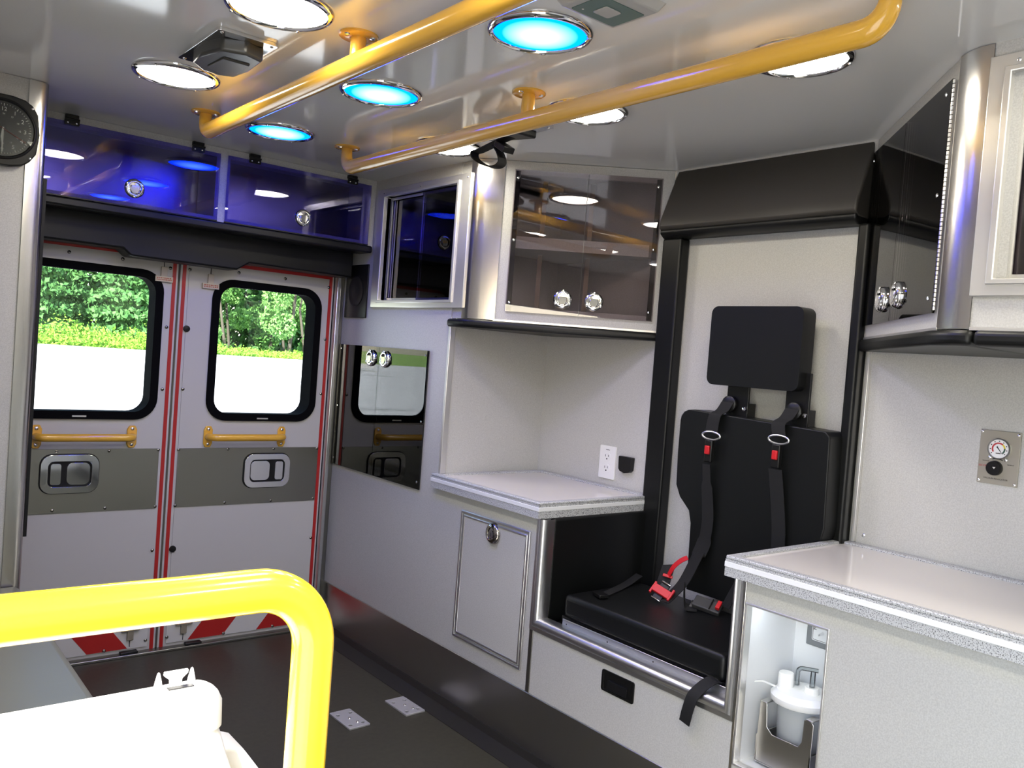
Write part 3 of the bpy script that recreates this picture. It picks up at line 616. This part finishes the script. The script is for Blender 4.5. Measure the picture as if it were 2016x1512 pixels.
# harness
def strap(name, pts, wv, w, parent=None, m=webbing, t_=.002): return MB().ribbon(pts, wv, w, t_).build(name, m, parent or t)
YV = Vector((0, 1, 0))
def smooth(pts, n=6):
    pts = [Vector(p) for p in pts]; out = []
    for i in range(len(pts)-1):
        p0, p1, p2, p3 = pts[max(i-1, 0)], pts[i], pts[i+1], pts[min(i+2, len(pts)-1)]
        for k in range(n):
            s_ = k/n; out.append(.5*((2*p1)+(-p0+p2)*s_+(2*p0-5*p1+4*p2-p3)*s_*s_+(-p0+3*p1-3*p2+p3)*s_**3))
    return out+[pts[-1]]
def shoulder(y_top, y_ring, z_ring, yb, parent=t):
    mb = MB(); mb.lathe(frame((2.050, y_top, 1.095), (0, 1, 0), (0, 0, 1), (-1, 0, 0)), [(.024, -.004), (.024, .004), (.018, .008), (.0001, .009)], 20); mb.build('strap_anchor', blackp, t)
    strap('shoulder_strap', smooth([(2.042, y_top, 1.10), (2.030, y_top+.008, 1.075), (2.014, y_top+.02, 1.058), (2.008, y_ring, z_ring+.012)]), YV, .042)
    R_ = MB(); c = Vector((2.008, y_ring, z_ring)); pts = []
    for k in range(25):
        a = 2*math.pi*k/24; pts.append(c+Vector((-.002*math.cos(a), .030*math.cos(a)*(1.0), .011*math.sin(a) if math.sin(a) > 0 else .012*math.sin(a))))
    R_.sweep(pts, .0028, 8, cap=False); R_.build('strap_ring', alu, t)
    b = MB().box(2.004, 2.018, yb-.013, yb+.013, z_ring-.078, z_ring-.014).build('buckle', blackp, t, bev=.003)
    MB().box(1.998, 2.006, yb-.008, yb+.008, z_ring-.055, z_ring-.030).build('release_button', redp, b, bev=.002, label='red release button')
    return b
shoulder(1.512, 1.535, 1.000, 1.540)
shoulder(1.300, 1.312, 1.016, 1.316)
strap('harness_strap', smooth([(2.010, 1.545, .915), (2.014, 1.540, .85), (2.018, 1.530, .76), (2.020, 1.537, .69), (2.012, 1.548, .645)]), YV, [.028]*6+[.040]*12+[.050]*7)
strap('harness_strap', smooth([(2.010, 1.545, .655), (1.995, 1.555, .61), (1.97, 1.562, .565), (1.935, 1.572, .530), (1.90, 1.570, .515)]), Vector((.1, 1, -.1)), .042)
strap('harness_strap', smooth([(2.010, 1.316, .935), (2.016, 1.308, .87), (2.020, 1.295, .76), (2.020, 1.292, .62), (2.02, 1.295, .53)]), YV, .042)
strap('lap_belt', smooth([(1.975, 1.56, .57), (1.94, 1.53, .535), (1.925, 1.51, .516), (1.945, 1.485, .514)]), Vector((1, .7, .1)), .05)
strap('lap_belt', smooth([(2.02, 1.66, .59), (1.98, 1.64, .555), (1.94, 1.615, .535), (1.91, 1.59, .525)]), Vector((.7, -.9, .2)), .04)
strap('lap_belt', smooth([(2.02, 1.775, .53), (1.95, 1.76, .514), (1.86, 1.73, .511), (1.77, 1.70, .511)]), Vector((.25, 1, 0)), .035)
strap('lap_belt', smooth([(2.025, 1.40, .62), (2.01, 1.42, .56), (2.0, 1.43, .525)]), Vector((.3, 1, 0)), .035)
strap('red_tab', smooth([(2.004, 1.580, .632), (1.998, 1.600, .618), (1.990, 1.618, .596), (1.985, 1.630, .568)]), Vector((.3, .75, .5)), .016, m=redp)
def fbox(name, c, u, n, size, m, parent, bev=.0015, label=None, w=0):
    u = Vector(u).normalized(); n = Vector(n).normalized(); u = (u-n*u.dot(n)).normalized(); v = n.cross(u)
    M = frame(c, u, v, n); a, b_, h = (q/2 for q in size); return MB().box(-a, a, -b_, b_, w-h, w+h, M=M).build(name, m, parent, bev=bev, label=label)
def rbox(name, c, size, m, parent, ax=0, ay=0, az=0, bev=.002, label=None):
    M = Matrix.Translation(c) @ Matrix.Rotation(az, 4, 'Z') @ Matrix.Rotation(ay, 4, 'Y') @ Matrix.Rotation(ax, 4, 'X')
    a, b_, h = (q/2 for q in size); return MB().box(-a, a, -b_, b_, -h, h, M=M).build(name, m, parent, bev=bev, label=label)
fbox('tab_pull', (1.984, 1.632, .566), (.2, -1, .1), (-.6, -.5, .5), (.030, .009, .004), redp, t, label='red pull tab end')
U_, N_ = (.15, -1, -.18), (-.6, -.45, .62)
bk = fbox('harness_buckle', (1.915, 1.592, .538), U_, N_, (.056, .024, .010), redp, t, label='red harness buckle')
for q in (-1, 1): fbox('buckle_ear', Vector((1.915, 1.592, .538))+Vector(U_).normalized()*.031*q, U_, N_, (.007, .038, .012), redp, bk)
fbox('buckle_plate', (1.913, 1.594, .539), U_, N_, (.028, .058, .004), blackp, bk, w=-.006)
for q in (-1, 1):
    vv = Vector(N_).normalized().cross(Vector(U_).normalized())*.030*q; fbox('buckle_bar', Vector((1.913, 1.594, .539))+vv, U_, N_, (.030, .004, .005), chrome, bk)
U_, N_ = (.28, -.95, -.02), (-.45, -.30, .85)
gb = fbox('belt_buckle', (1.960, 1.462, .527), U_, N_, (.080, .040, .016), mat('grey_buckle', (.035, .035, .036), .5), t, bev=.003)
fbox('release_button', (1.968, 1.430, .531), U_, N_, (.012, .028, .010), redp, gb, label='red release button', w=.006)
fbox('buckle_groove', (1.963, 1.452, .528), U_, N_, (.004, .040, .004), blackp, gb, w=.0075)
fbox('belt_clip', (1.946, 1.506, .518), U_, N_, (.012, .036, .004), chrome, t)
fbox('belt_clip', (1.775, 1.700, .516), (.3, 1, 0), (0, 0, 1), (.045, .030, .010), blackp, t)
st = thing('webbing_strap', 'short black webbing strap hanging over the steel rail of the seat box', 'strap', (1.65, 1.25, .34))
MB().ribbon(smooth([(1.700, 1.222, .446), (1.684, 1.226, .446), (1.664, 1.234, .434), (1.641, 1.244, .410), (1.636, 1.252, .375), (1.640, 1.262, .338)]), Vector((.15, 1, .1)), .035, .002).build('strap', webbing, st)

# ================================================================== RIGHT BASE CABINET WITH SUCTION NICHE
t = thing('base_cabinet', 'grey base cabinet with a white suction niche under the long counter', 'cabinet', (1.9, .5, .0))
NY0, NY1, NZ0, NZ1 = .927, 1.128, .292, .661
MB().plate(FR(W0), rect(-1.140, 1.2, .196, .717), -.018, 0, [rect(-NY1, -NY0, NZ0, NZ1)]).build('front_panel', lam, t)
MB().box(W0+.001, W1, 1.130, 1.146, .0, .717).build('side_panel', steel_h, t)
MB().plate(FR(W0), rect(-1.1405, -1.133, .200, .717), -.01, .003).build('corner_trim', steel_h, t, bev=.001)
mb = MB(); mb.plate(FR(W0), rect(-NY1-.004, -NY0+.004, NZ0-.004, NZ1+.004), -.02, .003, [rect(-NY1+.001, -NY0-.001, NZ0+.001, NZ1-.001)]); mb.build('niche_trim', aluw, t, bev=.001)
mb = MB(); mb.box(W0+.02, 1.90, NY1, NY1+.002, NZ0, NZ1); mb.box(W0+.02, 1.90, NY0-.01, NY0, NZ0, NZ1); mb.box(W0+.02, 1.90, NY0, NY1, NZ0-.01, NZ0); mb.box(W0+.02, 1.90, NY0, NY1, NZ1, NZ1+.01); mb.box(1.868, 1.90, NY0, NY1, NZ0, NZ1)
mb.build('niche_liner', nichew, t)
nl = bpy.data.materials.new('niche_strip'); nl.use_nodes = True; nl.node_tree.nodes['Principled BSDF'].inputs['Emission Color'].default_value = (.85, .93, 1, 1); nl.node_tree.nodes['Principled BSDF'].inputs['Emission Strength'].default_value = 6
MB().box(1.69, 1.71, NY0+.02, NY1-.02, NZ1-.004, NZ1-.001).build('niche_light', nl, t)
t = thing('switch_panel', 'grey switch plate on the back wall of the white niche', 'switch', (1.868, 1.06, .57))
f3 = FR(1.868)
MB().plate(f3, rect(-1.094, -1.000, .550, .655), 0, .006).build('plate', switchm, t, bev=.001)
MB().plate(f3, rrect(-1.080, -1.010, .564, .640, .004, 3), .006, .0065).build('label_plate', nichew, t)
MB().plate(f3, rrect(-1.078, -1.012, .566, .638, .004, 3), .0062, .0068, [rrect(-1.077, -1.013, .567, .637, .003, 3)]).build('border', inkm, t)
text_mesh('lettering', 'MEDIC', frame((1.8607, 1.072, .606), (0, 0, 1), (0, 1, 0), (-1, 0, 0)), .011, inkm, t)
MB().sweep([(1.862, 1.052, .586), (1.848, 1.055, .583)], [.004, .0022], 10).build('toggle', chrome, t)
screws(t, [(-1.052, .607)], off(f3, .0065), .003)
t = thing('suction_canister', 'clear suction canister with a white ported lid in the steel holder', 'canister', (1.775, 1.04, .30))
cz = frame((1.775, 1.040, 0), (1, 0, 0), (0, 1, 0), (0, 0, 1))
mb = MB(); mb.lathe(cz, [(.0001, .304), (.042, .304), (.046, .31), (.055, .452), (.058, .452)], 36); mb.build('jar', frost, t, ang=60)
mb = MB(); mb.lathe(cz, [(.058, .442), (.068, .444), (.070, .448), (.070, .458), (.064, .462), (.058, .470), (.030, .474), (.0001, .475)], 40); mb.build('lid', whiteplas, t, ang=40)
def port(dx, dy, r, z0, z1, m=whiteplas, name='port'):
    mb = MB(); mb.lathe(frame((1.775+dx, 1.04+dy, 0), (1, 0, 0), (0, 1, 0), (0, 0, 1)), [(r, z0), (r*.95, z1-.002), (r*.88, z1), (r*.8, z1), (.0001, z1-.001)], 20); mb.build(name, m, t, ang=50)
port(-.018, .034, .018, .468, .505, name='pour_spout'); port(.0, -.022, .017, .470, .486); port(.0, -.022, .006, .486, .520, clearp, 'tube_port')
MB().sweep(fillet([(1.785, 1.062, .47), (1.785, 1.062, .515), (1.80, 1.02, .518)], .01, 5), .005, 10).build('elbow', clearp, t)
MB().ribbon([(1.735, 1.085, .472), (1.722, 1.112, .478), (1.715, 1.135, .470)], (1, .3, 0), .006, .002).build('tether', whiteplas, t)
t = thing('canister_holder', 'dark brushed steel cradle holding the suction canister', 'holder', (1.74, 1.04, .292))
hx = FR(1.705)
mb = MB(); mb.plate(hx, [(-1.106, .300), (-.968, .300), (-.966, .432), (-.975, .440), (-.990, .436), (-.992, .385), (-1.000, .372), (-1.066, .372), (-1.080, .385), (-1.084, .436), (-1.090, .440), (-1.102, .436)], -.003, 0); mb.build('front', steel, t, bev=.001)
mb = MB(); mb.box(1.705, 1.85, 1.103, 1.106, .30, .36); mb.box(1.705, 1.85, .968, .971, .30, .36); mb.box(1.705, 1.85, .968, 1.106, .297, .300); mb.build('tray', steel, t)
for y in (1.094, .977): MB().box(1.7045, 1.735, y-.009, y+.009, .437, .440).build('hook', steel, t, bev=.001)

# ================================================================== VACUUM GAUGE
t = thing('vacuum_gauge', 'metal vacuum regulator plate with a round dial on the right wall', 'gauge', (W1, .81, .972))
MB().plate(fw2, rect(-.853, -.765, .972, 1.098), 0, .004).build('plate', platem, t, bev=.001)
cg = fw2 @ Matrix.Translation((-.809, 1.056, .004))
mb = MB(); mb.lathe(cg, [(.0245, 0), (.0245, .006), (.0225, .008), (.0215, .0055)], 36); di = mb.build('dial_ring', mat('dial_ring', (.35, .35, .35), .3, .8), t, ang=50)
mb = MB(); mb.lathe(cg, [(.022, .003), (.022, .0055), (.0001, .0055)], 36); mb.build('dial_face', whiteplas, di)
def arc(a0, a1, r0_, r1_, n=14):
    A = [math.radians(a0+(a1-a0)*k/n) for k in range(n+1)]; return [(r1_*math.cos(a), r1_*math.sin(a)) for a in A]+[(r0_*math.cos(a), r0_*math.sin(a)) for a in reversed(A)]
MB().plate(cg, arc(50, 215, .0115, .015), .0055, .0059).build('red_band', redink, di); MB().plate(cg, arc(8, 50, .0115, .015), .0055, .0059).build('yellow_band', yelink, di); MB().plate(cg, arc(-48, 8, .0115, .015), .0055, .0059).build('green_band', greenink, di)
MB().plate(cg @ Matrix.Rotation(math.radians(-52), 4, 'Z'), [(-.007, -.0022), (-.006, 0), (-.007, .0022), (-.003, .0012), (.015, .0003), (.015, -.0003), (-.003, -.0012)], .0060, .0064).build('needle', inkm, di)
mb = MB()
for k in range(9): mb.plate(cg @ Matrix.Rotation(math.radians(-40+k*32), 4, 'Z'), rect(.0168, .0192, -.0012, .0012), .0055, .0058)
mb.plate(cg, rect(-.0055, .0055, -.0115, -.0095), .0055, .0058); mb.build('scale_marks', inkm, di)
mb = MB(); mb.lathe(fw2 @ Matrix.Translation((-.815, 1.010, .004)), [(.0175, 0), (.0168, .010), (.0155, .012), (.0001, .012)], 32); kb = mb.build('knob', blackp, t, ang=40)
MB().plate(fw2, [(-.8165, 1.013), (-.8095, 1.0135), (-.8125, 1.0085)], .0161, .0165).build('arrow_mark', whink, kb)
MB().plate(fw2 @ Matrix.Translation((-.812, 1.008, 0)), [(q[0], q[1]) for q in arc(60, 115, .0235, .0255)], .004, .0045).build('turn_mark', inkm, t)
screws(t, [(-.828, 1.034), (-.793, 1.032)], off(fw2, .004), .0042); screws(t, [(-.849, 1.093), (-.770, 1.092), (-.848, .978), (-.770, .977)], off(fw2, .004), .0035)
ft = lambda y, z: frame((W1-.0043, y, z), (0, -1, 0), (0, 0, 1), (-1, 0, 0))
text_mesh('lettering', 'VACUUM REGULATOR', ft(.812, .985), .0052, inkm, t, .0002)
text_mesh('lettering', 'SSCOR', ft(.842, 1.013), .0062, redink, t, .0002); text_mesh('lettering', 'DECREASE', ft(.836, 1.025), .0032, inkm, t, .0002); text_mesh('lettering', 'INCREASE', ft(.782, 1.021), .0032, inkm, t, .0002)
t = thing('wall_screw', 'lone chrome screw head low on the wall above the long counter', 'screw', (W1, 1.135, .777))
screws(t, [(-1.120, .786)], fw2, .005, name='screw_head')

# ================================================================== LEFT BULKHEAD, CLOCK
PY = 2.64
t = thing('bulkhead_cabinet', 'tall grey bulkhead cabinet at the left edge carrying the clock', 'cabinet', (.16, 2.9, 0))
MB().box(-.119, .427, PY, 3.19, 0, H-.001).build('carcass', lam, t)
mb = MB(); P = [(.404, PY-.004), (.430, PY-.004), (.444, PY+.000), (.452, PY+.010), (.454, PY+.030), (.454, 3.188)]; n = len(P)
mb.add([(x, y, z) for z in (.02, H-.0015) for x, y in P], [(i, i+1, n+i+1, n+i) for i in range(n-1)]); mb.build('corner_post', steel_h, t, ang=80)
MB().box(.4545, .4625, 2.66, 2.672, .58, 1.575).build('edge_gasket', rubber, t)
t = thing('clock', 'black aircraft style wall clock on the grey bulkhead', 'clock', (.345, PY, 1.68))
fc = frame((.345, PY, 1.680), (1, 0, 0), (0, 0, 1), (0, -1, 0))
q = .080; body = [(-q, -.052), (-.066, -.074), (-.048, -.088), (-.02, -.094), (.02, -.094), (.048, -.088), (.066, -.074), (q, -.052), (q+.006, 0), (q, .052), (.066, .074), (.048, .085), (.02, .090), (-.02, .090), (-.048, .085), (-.066, .074), (-q, .052), (-q-.006, 0)]
MB().plate(fc, body, 0, .026).build('case', blackp, t, bev=.005, seg=3)
mb = MB(); mb.lathe(fc, [(.080, .024), (.078, .030), (.074, .031), (.071, .0265)], 48); mb.build('bezel', rubber, t, ang=60)
mb = MB(); mb.lathe(fc, [(.0725, .0262), (.0001, .0264)], 48); mb.build('dial', clockface, t)
mb = MB()
for k in range(60):
    L_ = .0062 if k % 5 == 0 else .0036; w_ = .0008 if k % 5 == 0 else .0004
    mb.plate(fc @ Matrix.Rotation(math.radians(-6*k), 4, 'Z'), rect(-w_, w_, .0655-L_, .0655), .0265, .0268)
mb.build('minute_marks', whink, t)
for h_ in range(1, 13):
    a = math.radians(90-30*h_); text_mesh('numeral', str(h_), fc @ Matrix.Translation((.051*math.cos(a), .051*math.sin(a), .0266)), .0145, whink, t, .0002)
    text_mesh('small_numeral', str(h_+12), fc @ Matrix.Translation((.0385*math.cos(a), .0385*math.sin(a), .0266)), .0062, whink, t, .0001)
MB().plate(fc @ Matrix.Rotation(math.radians(180), 4, 'Z'), rect(-.0019, .0019, -.004, .060), .0275, .0283).build('minute_hand', whink, t)
MB().plate(fc @ Matrix.Rotation(math.radians(176), 4, 'Z'), [(-.002, -.004), (.002, -.004), (.003, .022), (0, .036), (-.003, .022)], .0268, .0274).build('hour_hand', whink, t)
MB().plate(fc @ Matrix.Rotation(math.radians(-117), 4, 'Z'), rect(-.0008, .0008, -.018, .060), .0284, .0289).build('second_hand', mat('second_hand', (.20, .03, .02), .5), t)
MB().plate(fc @ Matrix.Rotation(math.radians(-112), 4, 'Z'), [(-.008, .074), (.008, .074), (0, .060)], .0284, .0292).build('bezel_marker', whink, t)
screws(t, [(.066, .066), (.066, -.066), (-.066, .066), (-.066, -.066)], off(fc, .0265), .0035)
mb = MB(); mb.lathe(fc, [(.0725, .0300), (.0001, .0305)], 40); mb.build('crystal', glass, t)

# ================================================================== BENCH
t = thing('squad_bench', 'long bench with an olive vinyl cushion along the left side', 'bench', (.16, 1.7, 0))
MB().box(-.118, .415, .90, 2.636, .001, .385).build('bench_box', lam, t)
MB().box(-.118, .448, .90, 2.634, .386, .452).build('cushion', benchm, t, bev=.018, seg=5)
MB().box(-.118, .430, .895, 2.636, .372, .386).build('edge_trim', alu, t)
t = thing('bolster', 'dark padded bolster at the far end of the bench', 'bolster', (.1, 2.52, .452))
MB().box(-.10, .375, 2.47, 2.60, .4525, .530).build('padding', benchm, t, bev=.03, seg=5)

# ================================================================== CEILING LAMPS
def lamp(x, y, kind, label, grp):
    t = thing('ceiling_lamp', label, 'lamp', (x, y, H), grp)
    c = frame((x, y, H), (0, 1, 0), (1, 0, 0), (0, 0, -1))
    mb = MB(); mb.lathe(c, [(.106, 0), (.1055, .004), (.101, .0085), (.094, .0095), (.0915, .007), (.0905, .003)], 56); g = mb.build('trim_ring', chrome, t, ang=50)
    mb = MB(); mb.lathe(c, [(.0915, .0035), (.084, .0062), (.06, .0080), (.03, .0088), (.0001, .009)], 48); mb.build('lens', lampw if kind == 'w' else lampb, t, ang=60)
    for k in range(4):
        a = math.radians(45+90*k); mb = MB(); mb.lathe(c @ Matrix.Translation((.0985*math.cos(a), .0985*math.sin(a), .009)), [(.0042, 0), (.0036, .0016), (.0001, .0022)], 8); mb.build('screw', chrome, g)
    return t
WY = (2.252, 1.625, 1.010, .395, -.22)
wl = ['nearest the bulkhead and clock', 'cut by the top edge', 'nearest the open side door', 'over the side door', 'farthest forward on the left']
wr = ['nearest the sliding window', 'beside the hanging black strap', 'large, behind the bar end', 'forward of the bar end', 'farthest forward on the right']
for i, y in enumerate(WY):
    lamp(.667, y, 'w', 'round white lamp in the left ceiling row, '+wl[i], 'white ceiling lamps'); lamp(1.505, y, 'w', 'round white lamp in the right ceiling row, '+wr[i], 'white ceiling lamps')
bl = ['nearest the overhead cabinet', 'middle one between the yellow bars', 'largest one near the alarm', 'forward of the alarm', 'farthest forward']
for i, y in enumerate((2.560, 1.940, 1.320)):
    lamp(1.079, y, 'b', 'round glowing blue ceiling lamp, '+bl[i], 'blue ceiling lamps')

# ================================================================== CEILING GRAB BARS
def bar(x, y0, y1, ym, z, label):
    t = thing('grab_bar', label, 'grab bar', (x, (y0+y1)/2, H), 'yellow ceiling grab bars')
    pts = fillet([(x, y1, H-.003), (x, y1, z), (x, y0, z), (x, y0, H-.003)], .045, 10)
    rs = []
    for p in pts:
        k = min(1, max(0, (H-p.z)/(H-z))); rs.append(.0175+.0055*k**2)
    MB().sweep(pts, rs, 20, cap=False).build('bar', yellow, t, ang=60)
    MB().sweep([(x, ym, z+.01), (x, ym, H-.002)], .0165, 18).build('post', yellow, t)
    for y in (y0, ym, y1):
        c = frame((x, y, H), (0, 1, 0), (1, 0, 0), (0, 0, -1))
        mb = MB(); mb.lathe(c, [(.041, 0), (.041, .004), (.038, .006), (.017, .007)], 32); g = mb.build('flange', yellow, t, ang=50)
        for a in (.3, 2.4, 4.5):
            mb = MB(); mb.lathe(c @ Matrix.Translation((.030*math.cos(a), .030*math.sin(a), .006)), [(.0062, 0), (.0055, .003), (.0001, .0042)], 10); mb.build('screw', chrome, g)
bar(.844, .55, 2.547, 1.630, 1.770, 'left yellow ceiling grab bar ending beside a blue lamp')
bar(1.312, .722, 2.560, 1.631, 1.760, 'right yellow ceiling grab bar crossing in front of the white lamps')

# ================================================================== CEILING HOOK PLATES
def hookplate(x0, x1, y0, y1, label, hang):
    t = thing('iv_hook', label, 'hook', ((x0+x1)/2, (y0+y1)/2, H))
    hole = rrect(y0+.030, y1-.030, x0+.025, x1-.025, .006, 3)
    mb = MB(); mb.plate(FC(H), rrect(y0, y1, x0, x1, .008, 4), 0, .008, [hole]); mb.build('chrome_plate', chrome, t, bev=.004, seg=3)
    mb = MB(); mb.plate(FC(H), rrect(y0+.028, y1-.028, x0+.023, x1-.023, .006, 3), 0, .003); mb.build('pocket', mat('hook_pocket', (.08, .08, .08), .2, .6), t)
    screws(t, [(y0+.012, x0+.012), (y1-.012, x0+.012), (y0+.012, x1-.012), (y1-.012, x1-.012)], off(FC(H), .008), .004)
    return t
t = hookplate(.618, .752, 1.820, 2.088, 'chrome ceiling hook plate with a folded black rubber hook', False)
mb = MB(); ho_ = [(1.862, .640), (1.842, .690), (1.862, .735), (1.960, .742), (2.030, .735), (2.046, .700), (2.040, .660), (2.005, .628), (1.930, .622)]
mb.plate(FC(H-.002), ho_, 0, .034); mb.build('rubber_hook', hookm, t, bev=.010, seg=4)
mb = MB(); mb.plate(FC(H-.036), [(1.90, .66), (1.90, .72), (1.985, .722), (2.01, .69), (1.99, .655)], -.004, .004); mb.build('hook_lip', hookm, t, bev=.003, seg=3)
t = hookplate(1.418, 1.545, 1.795, 2.06, 'chrome ceiling hook plate with a black strap hanging down', True)
mb = MB(); mb.plate(frame((1.478, 1.93, H-.006), (0, 1, 0), (1, 0, 0), (0, 0, -1)) @ Matrix.Rotation(.10, 4, 'Y'), [(-.10, -.036), (.09, -.030), (.115, -.012), (.115, .012), (.09, .030), (-.10, .036)], 0, .022); mb.build('rubber_hook', rubber, t, bev=.006)
Z0 = H-.022
loop = smooth([(1.478, 1.84, Z0), (1.474, 1.94, Z0-.014), (1.470, 2.03, Z0-.030), (1.462, 2.050, Z0-.036), (1.455, 2.03, Z0-.058), (1.462, 1.985, Z0-.082), (1.470, 1.950, Z0-.088), (1.478, 1.935, Z0-.076), (1.478, 1.945, Z0-.050), (1.474, 1.965, Z0-.026)], 5)
MB().ribbon(loop, Vector((1, .15, 0)), .034, .003).build('strap', webbing, t)
rbox('strap_slider', (1.474, 1.925, Z0-.035), (.040, .05, .018), blackp, t, ax=.5)

# alarm
t = thing('gas_alarm', 'off white ceiling alarm box with a teal label and white centre', 'alarm', (1.09, 1.10, H))
mb = MB(); M_ = FC(H); a = rect(1.045, 1.180, .990, 1.140); b = rect(1.056, 1.168, 1.000, 1.130)
vs = [M_ @ Vector((p[0], p[1], 0)) for p in a]+[M_ @ Vector((p[0], p[1], .016)) for p in b]
mb.add(vs, [(4, 5, 6, 7), (0, 1, 5, 4), (1, 2, 6, 5), (2, 3, 7, 6), (3, 0, 4, 7)]); mb.build('housing', offw, t, bev=.003)
MB().plate(M_, rrect(1.080, 1.160, 1.014, 1.122, .004, 3), .015, .0172).build('label_panel', teal, t)
MB().plate(M_, rrect(1.103, 1.138, 1.047, 1.086, .004, 3), .0172, .0190).build('test_button', offw, t, bev=.001)
mb = MB(); mb.lathe(M_ @ Matrix.Translation((1.145, 1.030, .0172)), [(.0022, 0), (.0001, .001)], 8); mb.build('indicator_light', whink, t)

# ================================================================== FLOOR PLATES
for i, (x, y, lb) in enumerate([(1.337, 2.325, 'zinc floor plate with bolt holes, left one of the pair'), (1.542, 2.326, 'zinc floor plate with bolt holes, right one nearer the wall')]):
    t = thing('floor_plate', lb, 'plate', (x, y, 0), 'zinc floor plates')
    M_ = FF(0) @ Matrix.Translation((x, y, 0)) @ Matrix.Rotation(.02, 4, 'Z')
    MB().plate(M_, rrect(-.037, .037, -.066, .066, .003, 2), 0, .006, [circ(a, b, .0062, 14) for a, b in ((-.022, .036), (.022, .036), (-.022, -.044), (.022, -.044))]).build('plate', floorplate, t, bev=.001)
    mb = MB()
    for a, b in ((-.022, .036), (.022, .036), (-.022, -.044), (.022, -.044)): mb.lathe(M_ @ Matrix.Translation((a, b, 0)), [(.0062, .001), (.0001, .0012)], 12)
    mb.build('hole_bottoms', blackp, t)
    for a, b in ((.0, .0), (.008, -.036)): MB().lathe(M_ @ Matrix.Translation((a, b, .006)), [(.0055, 0), (.004, .003), (.0001, .004)], 12).build('stud', chrome, t)

# ================================================================== FOREGROUND RAIL AND CONTAINER
t = thing('safety_rail', 'bright yellow bent safety rail in the foreground at the head of the bench', 'rail', (.2, .62, .2))
MB().sweep(fillet([(-.119, .62, .990), (.318, .62, .988), (.316, .62, .002)], .050, 14), .0168, 28).build('rail', yellow2, t, ang=60)
t = thing('storage_box', 'overexposed white plastic container with a clip lid behind the yellow rail', 'container', (.1, .74, .39))
def loft(rings):
    mb = MB(); n = len(rings[0]); mb.add([p for r_ in rings for p in r_], [(i*n+k, i*n+(k+1) % n, (i+1)*n+(k+1) % n, (i+1)*n+k) for i in range(len(rings)-1) for k in range(n)]+[tuple(reversed(range(n))), tuple((len(rings)-1)*n+k for k in range(n))]); return mb
def ring(z, x1, y0=.745, y1=.792, r_=.018): return [(a, b, z) for a, b in rrect(-.115, x1, y0, y1, r_, 6)]
loft([ring(.50, .345, .66), ring(.60, .340, .675), ring(.70, .326, .70), ring(.755, .316, .72), ring(.795, .306, .738), ring(.822, .299, .745), ring(.826, .297)]).build('bin', whiteplas, t, ang=50)
loft([ring(.825, .301, .743), ring(.848, .300, .743), ring(.855, .297, .747, .790, .016), ring(.859, .291, .753, .785, .013)]).build('lid', whiteplas, t, ang=80)
fcn = frame((0, .782, 0), (1, 0, 0), (0, 0, 1), (0, -1, 0))
for x in (.249, .279): MB().lathe(frame((x, .782, .856), (1, 0, 0), (0, 1, 0), (0, 0, 1)), [(.0045, 0), (.003, .008), (.0012, .0155), (.0001, .0165)], 12).build('peg', whiteplas, t)
MB().plate(fcn, [(.2595, .856), (.2695, .856), (.2700, .864), (.2750, .8685), (.2755, .8715), (.2540, .8715), (.2535, .8685), (.2590, .864)], -.002, .002).build('clip', whiteplas, t, bev=.0005)
MB().box(.254, .277, .768, .774, .8598, .8604).build('clip_slot', blackp, t)
mb = MB(); mb.plate(frame((0, .80, 0), (1, 0, 0), (0, 0, 1), (0, -1, 0)), [(.28, .50), (.46, .50), (.44, .62), (.352, .757), (.334, .782), (.322, .787), (.28, .787)], -.025, .02); mb.build('spout', whiteplas, t, bev=.006, seg=3)
MB().box(-.118, .44, .645, .86, .0, .498).build('box_shelf', lam, t)
